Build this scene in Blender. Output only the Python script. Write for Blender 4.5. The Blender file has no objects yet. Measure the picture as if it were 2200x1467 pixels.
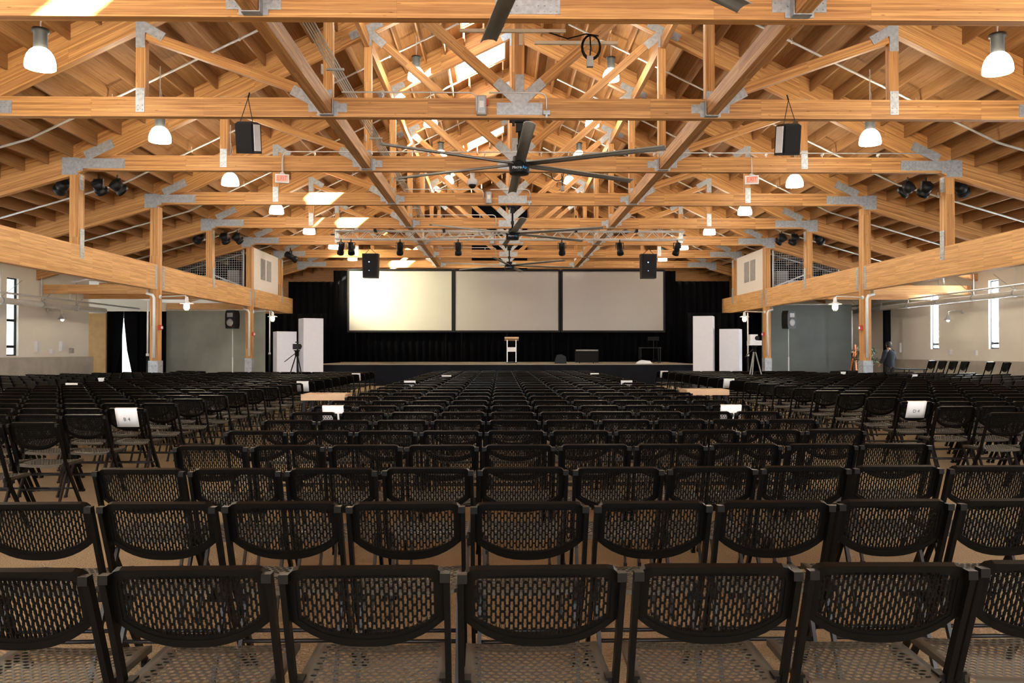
import bpy, math, random
from mathutils import Vector, Matrix
random.seed(7)
SC = bpy.context.scene
COL = SC.collection
R = math.radians
EYE = 1.45
F = 1776.0            # focal length in pixels of the 2200 px wide frame
CX = 0.37             # hall axis

# ------------------------------------------------------------------ camera
cam_d = bpy.data.cameras.new('camera')
cam_d.sensor_width = 36.0
cam_d.lens = 36.0 * F / 2200.0
cam_d.clip_end = 300
cam = bpy.data.objects.new('camera', cam_d)
COL.objects.link(cam)
cam.location = (0, 0, EYE)
cam.rotation_euler = (R(90 + 0.69), 0, -math.atan(24 / F))
SC.camera = cam

# ------------------------------------------------------------------ world, sun, exposure
SC.view_settings.view_transform = 'Standard'
SC.view_settings.look = 'None'
SC.view_settings.gamma = 1.0
SC.view_settings.use_curve_mapping = False
SC.view_settings.exposure = 0.15
SC.cycles.max_bounces = 7
SC.cycles.diffuse_bounces = 4
SC.cycles.glossy_bounces = 3
SC.cycles.transmission_bounces = 4
SC.cycles.transparent_max_bounces = 6
SC.cycles.caustics_reflective = False
SC.cycles.caustics_refractive = False
SC.cycles.sample_clamp_indirect = 6.0
w = bpy.data.worlds.new('world')
SC.world = w
w.use_nodes = True
bg = w.node_tree.nodes['Background']
bg.inputs[0].default_value = (0.86, 0.93, 1.0, 1)
bg.inputs[1].default_value = 9.0
sun_d = bpy.data.lights.new('sun', 'SUN')
sun_d.energy = 260.0
sun_d.angle = R(0.8)
sun_d.color = (1.0, 0.93, 0.80)
sun = bpy.data.objects.new('sun', sun_d)
COL.objects.link(sun)
SUNV = Vector((-0.70, 0.40, -0.60)).normalized()
sun.rotation_euler = SUNV.to_track_quat('-Z', 'Y').to_euler()
sun.location = (12, -10, 30)

def area(name, loc, rot, sx, sy, power, col):
    d = bpy.data.lights.new(name, 'AREA')
    d.shape = 'RECTANGLE'; d.size = sx; d.size_y = sy
    d.energy = power; d.color = col
    o = bpy.data.objects.new(name, d)
    o.location = loc; o.rotation_euler = rot
    COL.objects.link(o)
    return o
# added fill light in the open back of the hall, behind the camera
area('rear_fill', (CX, -7.4, 4.9), (R(128), 0, 0), 26, 4.0, 650, (1.0, 0.95, 0.88))

# ------------------------------------------------------------------ materials
def new_mat(name):
    m = bpy.data.materials.new(name)
    m.use_nodes = True
    nt = m.node_tree
    return m, nt, nt.nodes['Principled BSDF']

def plain(name, col, rough=0.6, metal=0.0, var=0.12, scale=8.0, bump=0.0, spec=0.5):
    m, nt, b = new_mat(name)
    tc = nt.nodes.new('ShaderNodeTexCoord')
    nz = nt.nodes.new('ShaderNodeTexNoise')
    nz.inputs['Scale'].default_value = scale
    nz.inputs['Detail'].default_value = 4
    nt.links.new(tc.outputs['Object'], nz.inputs['Vector'])
    rp = nt.nodes.new('ShaderNodeValToRGB')
    a = [max(0, c * (1 - var)) for c in col]; z = [min(1, c * (1 + var)) for c in col]
    rp.color_ramp.elements[0].position = 0.3; rp.color_ramp.elements[1].position = 0.7
    rp.color_ramp.elements[0].color = (*a, 1); rp.color_ramp.elements[1].color = (*z, 1)
    nt.links.new(nz.outputs['Fac'], rp.inputs['Fac'])
    nt.links.new(rp.outputs['Color'], b.inputs['Base Color'])
    b.inputs['Roughness'].default_value = rough
    b.inputs['Metallic'].default_value = metal
    b.inputs['Specular IOR Level'].default_value = spec
    if bump:
        bp = nt.nodes.new('ShaderNodeBump')
        bp.inputs['Strength'].default_value = bump
        nt.links.new(nz.outputs['Fac'], bp.inputs['Height'])
        nt.links.new(bp.outputs['Normal'], b.inputs['Normal'])
    return m

def emit(name, col, strength):
    m, nt, b = new_mat(name)
    b.inputs['Base Color'].default_value = (*[min(c, .9) for c in col], 1)
    b.inputs['Emission Color'].default_value = (*col, 1)
    b.inputs['Emission Strength'].default_value = strength
    return m

def glulam(name, c1, c2, row=0.04, length=2.2, rough=0.55, knots=True, streak=1.0):
    """laminated timber: UV is in metres, U along the member"""
    m, nt, b = new_mat(name)
    L = nt.links
    uv = nt.nodes.new('ShaderNodeUVMap')
    br = nt.nodes.new('ShaderNodeTexBrick')
    br.offset = 0.37; br.offset_frequency = 1; br.squash = 1.0
    br.inputs['Color1'].default_value = (*c1, 1)
    br.inputs['Color2'].default_value = (*c2, 1)
    br.inputs['Mortar'].default_value = (*[c * 0.62 for c in c2], 1)
    br.inputs['Scale'].default_value = 1.0
    br.inputs['Mortar Size'].default_value = 0.0012
    br.inputs['Mortar Smooth'].default_value = 0.4
    br.inputs['Bias'].default_value = -0.1
    br.inputs['Brick Width'].default_value = length
    br.inputs['Row Height'].default_value = row
    L.new(uv.outputs[0], br.inputs['Vector'])
    mp = nt.nodes.new('ShaderNodeMapping')
    mp.inputs['Scale'].default_value = (0.9, 30, 1)
    L.new(uv.outputs[0], mp.inputs['Vector'])
    nz = nt.nodes.new('ShaderNodeTexNoise')
    nz.inputs['Scale'].default_value = 1.3; nz.inputs['Detail'].default_value = 5
    nz.inputs['Distortion'].default_value = 0.6
    L.new(mp.outputs[0], nz.inputs['Vector'])
    rp = nt.nodes.new('ShaderNodeValToRGB')
    rp.color_ramp.elements[0].position = 0.28; rp.color_ramp.elements[0].color = (0.52, 0.38, 0.27, 1)
    rp.color_ramp.elements[1].position = 0.62; rp.color_ramp.elements[1].color = (1, 1, 1, 1)
    L.new(nz.outputs['Fac'], rp.inputs['Fac'])
    mx = nt.nodes.new('ShaderNodeMix'); mx.data_type = 'RGBA'; mx.blend_type = 'MULTIPLY'
    mx.inputs[0].default_value = 0.8 * streak
    L.new(br.outputs['Color'], mx.inputs[6]); L.new(rp.outputs['Color'], mx.inputs[7])
    out = mx.outputs[2]
    if knots:
        mp2 = nt.nodes.new('ShaderNodeMapping'); mp2.inputs['Scale'].default_value = (1.6, 7, 1)
        L.new(uv.outputs[0], mp2.inputs['Vector'])
        vo = nt.nodes.new('ShaderNodeTexVoronoi'); vo.inputs['Scale'].default_value = 1.5
        L.new(mp2.outputs[0], vo.inputs['Vector'])
        rk = nt.nodes.new('ShaderNodeValToRGB')
        rk.color_ramp.elements[0].position = 0.03; rk.color_ramp.elements[0].color = (0.42, 0.26, 0.16, 1)
        rk.color_ramp.elements[1].position = 0.11; rk.color_ramp.elements[1].color = (1, 1, 1, 1)
        L.new(vo.outputs['Distance'], rk.inputs['Fac'])
        m2 = nt.nodes.new('ShaderNodeMix'); m2.data_type = 'RGBA'; m2.blend_type = 'MULTIPLY'
        m2.inputs[0].default_value = 0.85
        L.new(out, m2.inputs[6]); L.new(rk.outputs['Color'], m2.inputs[7])
        out = m2.outputs[2]
    L.new(out, b.inputs['Base Color'])
    b.inputs['Roughness'].default_value = rough
    return m

M = {}
M['glulam'] = glulam('glulam', (0.72, 0.39, 0.14), (0.43, 0.20, 0.065))
M['beam'] = glulam('beam_glulam', (0.80, 0.46, 0.18), (0.60, 0.31, 0.11), knots=False, length=1.1, row=0.036, streak=0.8)
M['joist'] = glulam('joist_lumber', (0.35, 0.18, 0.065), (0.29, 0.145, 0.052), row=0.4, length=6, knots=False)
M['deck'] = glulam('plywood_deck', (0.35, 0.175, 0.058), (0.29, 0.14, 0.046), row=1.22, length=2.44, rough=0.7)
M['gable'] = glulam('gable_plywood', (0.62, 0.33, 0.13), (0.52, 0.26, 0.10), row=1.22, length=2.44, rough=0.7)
M['steel'] = plain('galvanised_steel', (0.44, 0.47, 0.50), 0.5, 0.55, 0.18, 14)
M['conduit'] = plain('conduit_steel', (0.72, 0.73, 0.72), 0.4, 0.3, 0.05)
M['pipe'] = plain('painted_pipe', (0.76, 0.76, 0.74), 0.4, 0.1, 0.05)
M['chair'] = plain('shaded_black_plastic', (0.0024, 0.0022, 0.002), 0.34, 0, 0.1, 30, 0, 0.11)  # same plastic as the seats, shade of the backs put into the colour
M['seat'] = plain('lit_black_plastic', (0.042, 0.035, 0.025), 0.38, 0, 0.1, 30, 0, 0.35)  # same plastic as the backs, overhead sheen put into the lighter colour
M['tube'] = plain('black_painted_tube', (0.006, 0.006, 0.008), 0.30, 0.0, 0.1, 8, 0, 0.3)
M['blade'] = plain('fan_blade_aluminium', (0.27, 0.265, 0.25), 0.5, 0.3, 0.05)
M['black'] = plain('black_housing', (0.006, 0.006, 0.007), 0.45, 0, 0.1, 8, 0, 0.2)
M['drape'] = plain('black_drape', (0.003, 0.003, 0.004), 0.9, 0, 0.3, 3, 0, 0.05)
M['stage'] = plain('stage_skirt', (0.008, 0.009, 0.013), 0.85, 0, 0.2, 2, 0, 0.1)
M['stagetop'] = plain('stage_deck', (0.22, 0.18, 0.14), 0.6, 0, 0.1, 2)
M['screen'] = plain('projection_screen', (0.40, 0.375, 0.345), 0.8, 0, 0.02, 1)
M['screenf'] = plain('screen_frame', (0.008, 0.008, 0.010), 0.7, 0, 0.1, 8, 0, 0.2)
M['wall'] = plain('painted_wall', (0.84, 0.80, 0.71), 0.8, 0, 0.04, 0.6)
M['concrete'] = plain('concrete', (0.42, 0.39, 0.34), 0.85, 0, 0.15, 1.5)
M['white'] = plain('white_paint', (0.80, 0.80, 0.80), 0.55, 0, 0.03)
M['booth'] = plain('booth_panel', (0.74, 0.68, 0.62), 0.7, 0, 0.03)
M['grille'] = plain('grille_grey', (0.30, 0.29, 0.28), 0.6)
M['pillar'] = plain('stretch_fabric_white', (0.72, 0.73, 0.80), 0.8, 0, 0.02)
M['backdrop'] = plain('grey_backdrop', (0.29, 0.30, 0.265), 0.85, 0, 0.18, 0.8)
M['backdrop2'] = plain('dark_grey_backdrop', (0.115, 0.13, 0.125), 0.85, 0, 0.15, 0.8)
M['paper'] = plain('paper', (0.82, 0.82, 0.80), 0.7, 0, 0.02)
M['ink'] = plain('ink', (0.03, 0.03, 0.03), 0.7)
M['red'] = plain('red_paint', (0.55, 0.03, 0.03), 0.4)
M['orange'] = plain('orange_fibreglass', (0.75, 0.18, 0.04), 0.5)
M['plywood'] = plain('birch_plywood', (0.66, 0.44, 0.26), 0.6, 0, 0.08, 6)
M['woodpanel'] = plain('wood_panel', (0.48, 0.30, 0.13), 0.6, 0, 0.1, 4)
M['leaf'] = plain('leaf_green', (0.04, 0.07, 0.03), 0.6, 0, 0.4)
M['navy'] = plain('navy_cloth', (0.008, 0.011, 0.02), 0.85, 0, 0.2)
M['skin'] = plain('skin', (0.45, 0.26, 0.18), 0.6)
M['hair'] = plain('dark_hair', (0.012, 0.010, 0.009), 0.6)
M['lampshade'] = emit('lit_acrylic_shade', (1.0, 0.90, 0.72), 75.0)
M['bulb'] = emit('lit_bulb', (1.0, 0.90, 0.60), 14.0)
M['winlight'] = emit('daylit_window', (0.88, 0.95, 1.0), 22.0)
M['winlight_soft'] = emit('daylit_window_shaded', (0.80, 0.90, 0.95), 2.0)
M['winglare'] = emit('sunny_window', (0.88, 0.95, 1.0), 80.0)
M['exit'] = emit('exit_letters', (1.0, 0.07, 0.005), 1.0)
M['exitface'] = plain('exit_face', (0.66, 0.48, 0.42), 0.5)
M['led'] = emit('blue_led', (0.3, 0.5, 1.0), 8.0)
M['logow'] = plain('logo_white', (0.75, 0.78, 0.80), 0.5)
M['logob'] = plain('logo_blue', (0.08, 0.40, 0.85), 0.5)
M['ballast'] = plain('ballast_housing', (0.035, 0.035, 0.035), 0.4, 0.5)
M['glass'] = None
def glass():
    m, nt, b = new_mat('skylight_glass')
    nt.nodes.remove(b)
    t = nt.nodes.new('ShaderNodeBsdfTransparent'); g = nt.nodes.new('ShaderNodeBsdfGlossy')
    t.inputs[0].default_value = (0.93, 0.96, 0.96, 1); g.inputs['Roughness'].default_value = 0.05
    mx = nt.nodes.new('ShaderNodeMixShader'); mx.inputs[0].default_value = 0.06
    nt.links.new(t.outputs[0], mx.inputs[1]); nt.links.new(g.outputs[0], mx.inputs[2])
    nt.links.new(mx.outputs[0], nt.nodes['Material Output'].inputs[0])
    return m
M['glass'] = glass()
def carpet():
    m, nt, b = new_mat('loop_carpet')
    L = nt.links
    tc = nt.nodes.new('ShaderNodeTexCoord')
    n1 = nt.nodes.new('ShaderNodeTexNoise'); n1.inputs['Scale'].default_value = 130; n1.inputs['Detail'].default_value = 3
    n2 = nt.nodes.new('ShaderNodeTexNoise'); n2.inputs['Scale'].default_value = 1.2; n2.inputs['Detail'].default_value = 4
    L.new(tc.outputs['Object'], n1.inputs['Vector']); L.new(tc.outputs['Object'], n2.inputs['Vector'])
    ck = nt.nodes.new('ShaderNodeTexVoronoi'); ck.inputs['Scale'].default_value = 75
    L.new(tc.outputs['Object'], ck.inputs['Vector'])
    rp = nt.nodes.new('ShaderNodeValToRGB')
    rp.color_ramp.elements[0].position = 0.3; rp.color_ramp.elements[0].color = (0.22, 0.155, 0.085, 1)
    rp.color_ramp.elements[1].position = 0.7; rp.color_ramp.elements[1].color = (0.48, 0.38, 0.225, 1)
    L.new(n1.outputs['Fac'], rp.inputs['Fac'])
    r2 = nt.nodes.new('ShaderNodeValToRGB')
    r2.color_ramp.elements[0].color = (0.75, 0.75, 0.75, 1); r2.color_ramp.elements[1].color = (1, 1, 1, 1)
    L.new(n2.outputs['Fac'], r2.inputs['Fac'])
    mx = nt.nodes.new('ShaderNodeMix'); mx.data_type = 'RGBA'; mx.blend_type = 'MULTIPLY'; mx.inputs[0].default_value = 1
    L.new(rp.outputs['Color'], mx.inputs[6]); L.new(r2.outputs['Color'], mx.inputs[7])
    L.new(mx.outputs[2], b.inputs['Base Color'])
    b.inputs['Roughness'].default_value = 0.95
    bp = nt.nodes.new('ShaderNodeBump'); bp.inputs['Strength'].default_value = 0.6; bp.inputs['Distance'].default_value = 0.01
    L.new(ck.outputs['Distance'], bp.inputs['Height']); L.new(bp.outputs['Normal'], b.inputs['Normal'])
    return m
M['carpet'] = carpet()

# ------------------------------------------------------------------ mesh builder
class MB:
    def __init__(s):
        s.v = []; s.f = []; s.uv = []; s.sm = []; s.mi = []; s.mats = []; s.cur = 0
    def mat(s, m):
        if m not in s.mats: s.mats.append(m)
        s.cur = s.mats.index(m)
        return s
    def face(s, idx, uvs=None, smooth=False):
        s.f.append(tuple(idx)); s.uv.append(uvs); s.sm.append(smooth); s.mi.append(s.cur)
    def obox(s, c, ex, ey, ez, lx, ly, lz):
        """oriented box, ex = long axis, full sizes lx ly lz"""
        c = Vector(c); ex = Vector(ex).normalized(); ey = Vector(ey).normalized(); ez = Vector(ez).normalized()
        n = len(s.v); hx, hy, hz = lx / 2, ly / 2, lz / 2
        loc = []
        for i in (-1, 1):
            for j in (-1, 1):
                for k in (-1, 1):
                    s.v.append(tuple(c + ex * (i * hx) + ey * (j * hy) + ez * (k * hz)))
                    loc.append((i * hx, j * hy, k * hz))
        ou, ov = random.uniform(0, 40), random.randint(0, 60) * 0.04 + random.uniform(0, .02)
        for q, ax in (((0, 1, 3, 2), 0), ((4, 6, 7, 5), 0), ((0, 4, 5, 1), 1), ((2, 3, 7, 6), 1), ((0, 2, 6, 4), 2), ((1, 5, 7, 3), 2)):
            uvs = []
            for a in q:
                p = loc[a]
                if ax == 0: uvs.append((p[1] + ou, p[2] + ov))
                elif ax == 1: uvs.append((p[0] + ou, p[2] + hz + ov))
                else: uvs.append((p[0] + ou, p[1] + hy + ov + 3))
            s.face([n + a for a in q], uvs)
        return s
    def box(s, c, size):
        return s.obox(c, (1, 0, 0), (0, 1, 0), (0, 0, 1), *size)
    def beam(s, p0, p1, w, h, side=(0, 1, 0)):
        """member from p0 to p1; w measured along 'side', h across it"""
        p0 = Vector(p0); p1 = Vector(p1); d = (p1 - p0); L = d.length; d.normalize()
        sd = Vector(side); sd = (sd - d * sd.dot(d)).normalized()
        up = d.cross(sd).normalized()
        return s.obox((p0 + p1) / 2, d, sd, up, L, w, h)
    def tube(s, pts, r, n=8, cap=True, rr=None):
        pts = [Vector(p) for p in pts]
        N = len(pts); rings = []
        t0 = (pts[1] - pts[0]).normalized()
        ref = Vector((0, 0, 1)) if abs(t0.z) < 0.9 else Vector((1, 0, 0))
        u = ref.cross(t0).normalized()
        for i in range(N):
            if i == 0: t = pts[1] - pts[0]
            elif i == N - 1: t = pts[-1] - pts[-2]
            else: t = (pts[i + 1] - pts[i]).normalized() + (pts[i] - pts[i - 1]).normalized()
            t.normalize()
            u = (u - t * u.dot(t)).normalized(); vv = t.cross(u)
            base = len(s.v); rad = rr[i] if rr else r
            for k in range(n):
                a = 2 * math.pi * k / n
                s.v.append(tuple(pts[i] + (u * math.cos(a) + vv * math.sin(a)) * rad))
            rings.append(base)
        for i in range(N - 1):
            for k in range(n):
                k2 = (k + 1) % n
                s.face((rings[i] + k, rings[i] + k2, rings[i + 1] + k2, rings[i + 1] + k), None, n > 5)
        if cap:
            s.face([rings[0] + k for k in range(n)][::-1]); s.face([rings[-1] + k for k in range(n)])
        return s
    def lathe(s, prof, c=(0, 0, 0), n=16, axis='z', cap=True):
        c = Vector(c); rings = []
        for (r, h) in prof:
            base = len(s.v)
            for k in range(n):
                a = 2 * math.pi * k / n
                p = (r * math.cos(a), r * math.sin(a), h)
                if axis == 'y': p = (p[0], p[2], -p[1])
                elif axis == 'x': p = (p[2], p[0], p[1])
                s.v.append(tuple(c + Vector(p)))
            rings.append(base)
        for i in range(len(prof) - 1):
            for k in range(n):
                k2 = (k + 1) % n
                s.face((rings[i] + k, rings[i] + k2, rings[i + 1] + k2, rings[i + 1] + k), None, True)
        if cap:
            s.face([rings[0] + k for k in range(n)][::-1]); s.face([rings[-1] + k for k in range(n)])
        return s
    def prism(s, poly, fn, t):
        """poly 2-D points; fn(a,b,depth)->3-D; extruded through thickness t (depth 0..t)"""
        n = len(s.v); k = len(poly)
        for d in (0, t):
            for a, b in poly: s.v.append(tuple(fn(a, b, d)))
        s.face([n + i for i in range(k)]); s.face([n + k + i for i in range(k)][::-1])
        for i in range(k):
            j = (i + 1) % k
            s.face((n + i, n + k + i, n + k + j, n + j))
        return s
    def bolt(s, c, nrm=(0, -1, 0), r=0.014, h=0.018):
        c = Vector(c); nrm = Vector(nrm)
        return s.tube([c, c + nrm * h], r, 5)
    def mesh(s, name):
        me = bpy.data.meshes.new(name)
        me.from_pydata(s.v, [], s.f)
        for m in s.mats: me.materials.append(m)
        me.polygons.foreach_set('material_index', s.mi)
        me.polygons.foreach_set('use_smooth', s.sm)
        uvl = me.uv_layers.new(name='UVMap')
        data = []
        for fi, f in enumerate(s.f):
            u = s.uv[fi]
            if u is None:
                for vi in f:
                    p = s.v[vi]; data += [p[0] + p[1] * 0.7, p[2]]
            else:
                for a in u: data += [a[0], a[1]]
        uvl.data.foreach_set('uv', data)
        me.update()
        me.validate()
        return me
    def build(s, name, mat=None, parent=None, loc=None):
        if mat is not None and not s.mats: s.mats.append(mat)
        me = s.mesh(name)
        o = bpy.data.objects.new(name, me)
        COL.objects.link(o)
        if parent: o.parent = parent
        if loc is not None: o.location = loc
        return o

def tag(o, label, cat=None, group=None, kind=None):
    if label: o['label'] = label
    if cat: o['category'] = cat
    if group: o['group'] = group
    if kind: o['kind'] = kind
    return o
def thing(name, label, cat, loc=(0, 0, 0), rz=0, group=None):
    o = bpy.data.objects.new(name, None)
    o.empty_display_size = 0.1
    COL.objects.link(o); o.location = loc; o.rotation_euler = (0, 0, rz)
    return tag(o, label, cat, group)
def struct(o):
    o['kind'] = 'structure'; return o
def dup(root, loc, rz=0, label=None, group=None):
    r = root.copy(); COL.objects.link(r); r.location = loc; r.rotation_euler = (0, 0, rz)
    if label: r['label'] = label
    if group: r['group'] = group
    for ch in list(root.children):
        c = ch.copy(); COL.objects.link(c); c.parent = r
        for g in list(ch.children):
            e = g.copy(); COL.objects.link(e); e.parent = c
    return r
ORD = ['first', 'second', 'third', 'fourth', 'fifth', 'sixth', 'seventh', 'eighth', 'ninth', 'tenth', 'eleventh', 'twelfth',
       'thirteenth', 'fourteenth', 'fifteenth', 'sixteenth', 'seventeenth', 'eighteenth', 'nineteenth', 'twentieth',
       'twenty-first', 'twenty-second', 'twenty-third', 'twenty-fourth', 'twenty-fifth', 'twenty-sixth']

def text_mesh(txt, size, font_extrude=0.0):
    cu = bpy.data.curves.new('lettering', 'FONT')
    cu.body = txt; cu.size = size; cu.align_x = 'CENTER'; cu.align_y = 'CENTER'
    cu.extrude = font_extrude; cu.resolution_u = 3
    o = bpy.data.objects.new('lettering', cu)
    COL.objects.link(o)
    dg = bpy.context.evaluated_depsgraph_get()
    me = bpy.data.meshes.new_from_object(o.evaluated_get(dg))
    bpy.data.objects.remove(o)
    me.name = 'lettering'
    return me

def TY(n): return 11.4 + 4.87 * (n - 1)      # front face of truss n
# roof sections as functions of |x'|
def raft_b(a): return 5.96 + 0.485 * (11.2 - a) if a < 11.2 else 5.96 - 0.29 * (a - 11.2)
def joist_b(a): return raft_b(a) + 0.46
def deck_b(a): return raft_b(a) + 0.76
WX = 17.6
# ------------------------------------------------------------------ shell
Y0, Y1 = -8.0, 51.0
struct(MB().box((CX, (Y0 + Y1) / 2, -0.1), (2 * WX + 5, Y1 - Y0, 0.2)).build('floor', M['carpet']))

# skylight openings: (side, y0, y1, a0, a1) with a = |x'|
SKY = [(1, TY(1) - 4.4, TY(1) - 3.4, .22, .80), (1, TY(4) - 4.4, TY(4) - 3.4, .22, .95), (1, TY(5) - 4.4, TY(5) - 3.4, .22, .95), (1, TY(8) - 4.4, TY(8) - 3.2, .22, 1.1),
       (-1, TY(4) + 0.9, TY(5) - 0.9, .22, 1.95), (-1, TY(6) + 1.6, TY(7) - 0.5, .22, 1.95), (-1, TY(8) + 0.9, TY(8) + 3.4, .22, 1.95), (-1, TY(3) + 2.8, TY(4) - 0.6, .22, 1.6)]
A0, A1 = 0.22, 1.95
ceil = MB()
def deck_quad(sd, a0, a1, y0, y1):
    for t0, t1 in ((0, 0.08),):
        p = [(CX + sd * a0, y0, deck_b(a0)), (CX + sd * a1, y0, deck_b(a1)), (CX + sd * a1, y1, deck_b(a1)), (CX + sd * a0, y1, deck_b(a0))]
        n = len(ceil.v)
        for q in p: ceil.v.append(q)
        for q in p: ceil.v.append((q[0], q[1], q[2] + 0.09))
        uv = [(y0, a0), (y0, a1), (y1, a1), (y1, a0)]
        ceil.face((n, n + 1, n + 2, n + 3), uv); ceil.face((n + 7, n + 6, n + 5, n + 4), uv[::-1])
        for i in range(4):
            j = (i + 1) % 4
            ceil.face((n + i, n + 4 + i, n + 4 + j, n + j))
for sd in (-1, 1):
    deck_quad(sd, 0, A0, Y0, Y1)
    deck_quad(sd, A1, 11.2, Y0, Y1)
    deck_quad(sd, 11.2, WX + 0.3, Y0, Y1)
    hs = sorted([h[1:] for h in SKY if h[0] == sd])
    y = Y0
    for (a, b, h0, h1) in hs:
        deck_quad(sd, A0, A1, y, a); y = b
        if h1 < A1: deck_quad(sd, h1, A1, a, b)
    deck_quad(sd, A0, A1, y, Y1)
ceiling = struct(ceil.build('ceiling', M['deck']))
k = 10
for h in SKY:
    sd = h[0]
    g = MB()
    p = [(CX + sd * A0, h[1], deck_b(A0) + .10), (CX + sd * h[4], h[1], deck_b(h[4]) + .10), (CX + sd * h[4], h[2], deck_b(h[4]) + .10), (CX + sd * A0, h[2], deck_b(A0) + .10)]
    for q in p: g.v.append(q)
    for q in p: g.v.append((q[0], q[1], q[2] + .012))
    g.face((0, 1, 2, 3)); g.face((7, 6, 5, 4))
    for i in range(4): g.face((i, i + 4, (i + 1) % 4 + 4, (i + 1) % 4))
    fr = MB()
    for i in range(4):
        a = Vector(p[i]); b = Vector(p[(i + 1) % 4])
        fr.beam(a, b, 0.06, 0.08, (0, 0, 1))
    fo = struct(fr.build('window_%d' % k, M['white'])); k += 1
    g.build('pane', M['glass'], fo)
# joists: each runs along the hall
for sd in (-1, 1):
    a = 0.3
    while a < WX:
        segs = [(Y0, Y1)]
        if A0 < a < A1:
            segs = []; y = Y0
            for (p, q) in sorted([(h[1], h[2]) for h in SKY if h[0] == sd]):
                segs.append((y, p)); y = q
            segs.append((y, Y1))
        m = MB()
        for (p, q) in segs:
            zc = joist_b(a) + 0.15
            m.obox((CX + sd * a, (p + q) / 2, zc), (0, 1, 0), (1, 0, 0), (0, 0, 1), q - p, 0.05, 0.31)
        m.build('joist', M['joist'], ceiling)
        a += 0.61

def wall_side(sd, ya, yb, name, holes, xw=WX):
    """side wall with slit windows; holes = [(y centre, half width, z0, z1)]"""
    m = MB(); x = CX + sd * (xw + 0.15); top = deck_b(xw) + 0.02
    y = ya
    for (yc, hw, z0, z1) in sorted(holes):
        m.obox((x, (y + yc - hw) / 2, top / 2), (0, 1, 0), (1, 0, 0), (0, 0, 1), yc - hw - y, 0.3, top)
        m.obox((x, yc, z0 / 2), (0, 1, 0), (1, 0, 0), (0, 0, 1), 2 * hw, 0.3, z0)
        m.obox((x, yc, (z1 + top) / 2), (0, 1, 0), (1, 0, 0), (0, 0, 1), 2 * hw, 0.3, top - z1)
        y = yc + hw
    m.obox((x, (y + yb) / 2, top / 2), (0, 1, 0), (1, 0, 0), (0, 0, 1), yb - y, 0.3, top)
    return struct(m.build(name, M['wall']))
WR = [(29.9, 0.30, 1.55, 4.05), (34.0, 0.30, 1.55, 4.05)]
WL = [(29.4, 0.35, 1.3, 4.05)]
for y_ in (13.4, 17.6, 21.8, 25.9): WR.append((y_, .42, 1.4, 4.05)); WL.append((y_, .42, 1.4, 4.05))
wall_side(1, Y0, Y1, 'wall_right', WR)
wall_side(-1, Y0, 34.8, 'wall_left', WL)
def slit(n, sd, yc, hw, z0, z1, mat, mull):
    x = CX + sd * (WX + 0.12)
    fr = MB()
    for dy in (-hw + .02, hw - .02): fr.box((x, yc + dy, (z0 + z1) / 2), (0.08, 0.04, z1 - z0))
    for z in [z0 + .02, z1 - .02] + mull: fr.box((x, yc, z), (0.08, 2 * hw - .08, 0.05 if z not in mull else 0.09))
    o = struct(fr.build('window_%d' % n, M['black']))
    MB().box((x + sd * .03, yc, (z0 + z1) / 2), (0.012, 2 * hw - .02, z1 - z0 - .02)).build('pane', mat, o)
for q_, y_ in enumerate((13.4, 17.6, 21.8, 25.9)):
    for sd_ in (-1, 1): slit(30 + 2 * q_ + (sd_ > 0), sd_, y_, .42, 1.4, 4.05, M['winlight'], [2.6])
slit(1, 1, 29.9, .30, 1.55, 4.05, M['winglare'], [1.75])
slit(2, 1, 34.0, .30, 1.55, 4.05, M['winglare'], [1.75])
slit(3, -1, 29.4, .35, 1.3, 4.05, M['winlight_soft'], [2.55, 1.62])
# far left recess, gable end, back wall
struct(MB().box((CX - WX - 3.3, 42.9, 2.2), (0.3, 16.3, 4.4)).build('wall_recess', M['wall']))
struct(MB().box((CX - WX - 1.65, 34.65, 2.2), (3.0, 0.3, 4.4)).build('wall_return', M['wall']))
struct(MB().box((CX - WX - 1.5, 42.9, 4.5), (3.6, 16.3, 0.2)).build('ceiling_recess', M['wall']))
gm = MB()
poly = [(-WX - 3.4, 0), (WX + .3, 0), (WX + .3, deck_b(WX) + .1), (11.2, deck_b(11.2)), (0, deck_b(0) + .1), (-11.2, deck_b(11.2)), (-WX, deck_b(WX)), (-WX - 3.4, deck_b(WX))]
n0 = len(gm.v)
for d in (0, .3):
    for a, b in poly: gm.v.append((CX + a, Y1 + d - .3, b))
K = len(poly)
gm.face([n0 + i for i in range(K)], [(a, b) for a, b in poly]); gm.face([n0 + K + i for i in range(K)][::-1])
for i in range(K):
    j = (i + 1) % K; gm.face((n0 + i, n0 + K + i, n0 + K + j, n0 + j))
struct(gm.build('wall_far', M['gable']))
bm_ = MB()
bm_.box((CX, Y0 - .15, .6), (2 * WX, .3, 1.2)); bm_.box((CX, Y0 - .15, 9.6), (2 * WX, .3, 5.4))
for x in (-15.5, 15.5): bm_.box((CX + x, Y0 - .15, 4), (4.4, .3, 8))
struct(bm_.build('wall_back', M['wall']))
# low concrete wainscot on both side walls
struct(MB().box((CX - WX + .10, 30.3, .62), (.2, 9.0, 1.24)).build('trim_1', M['concrete']))
struct(MB().box((CX + WX - .10, 32.0, .55), (.2, 20.0, 1.10)).build('trim_2', M['concrete']))

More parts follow.
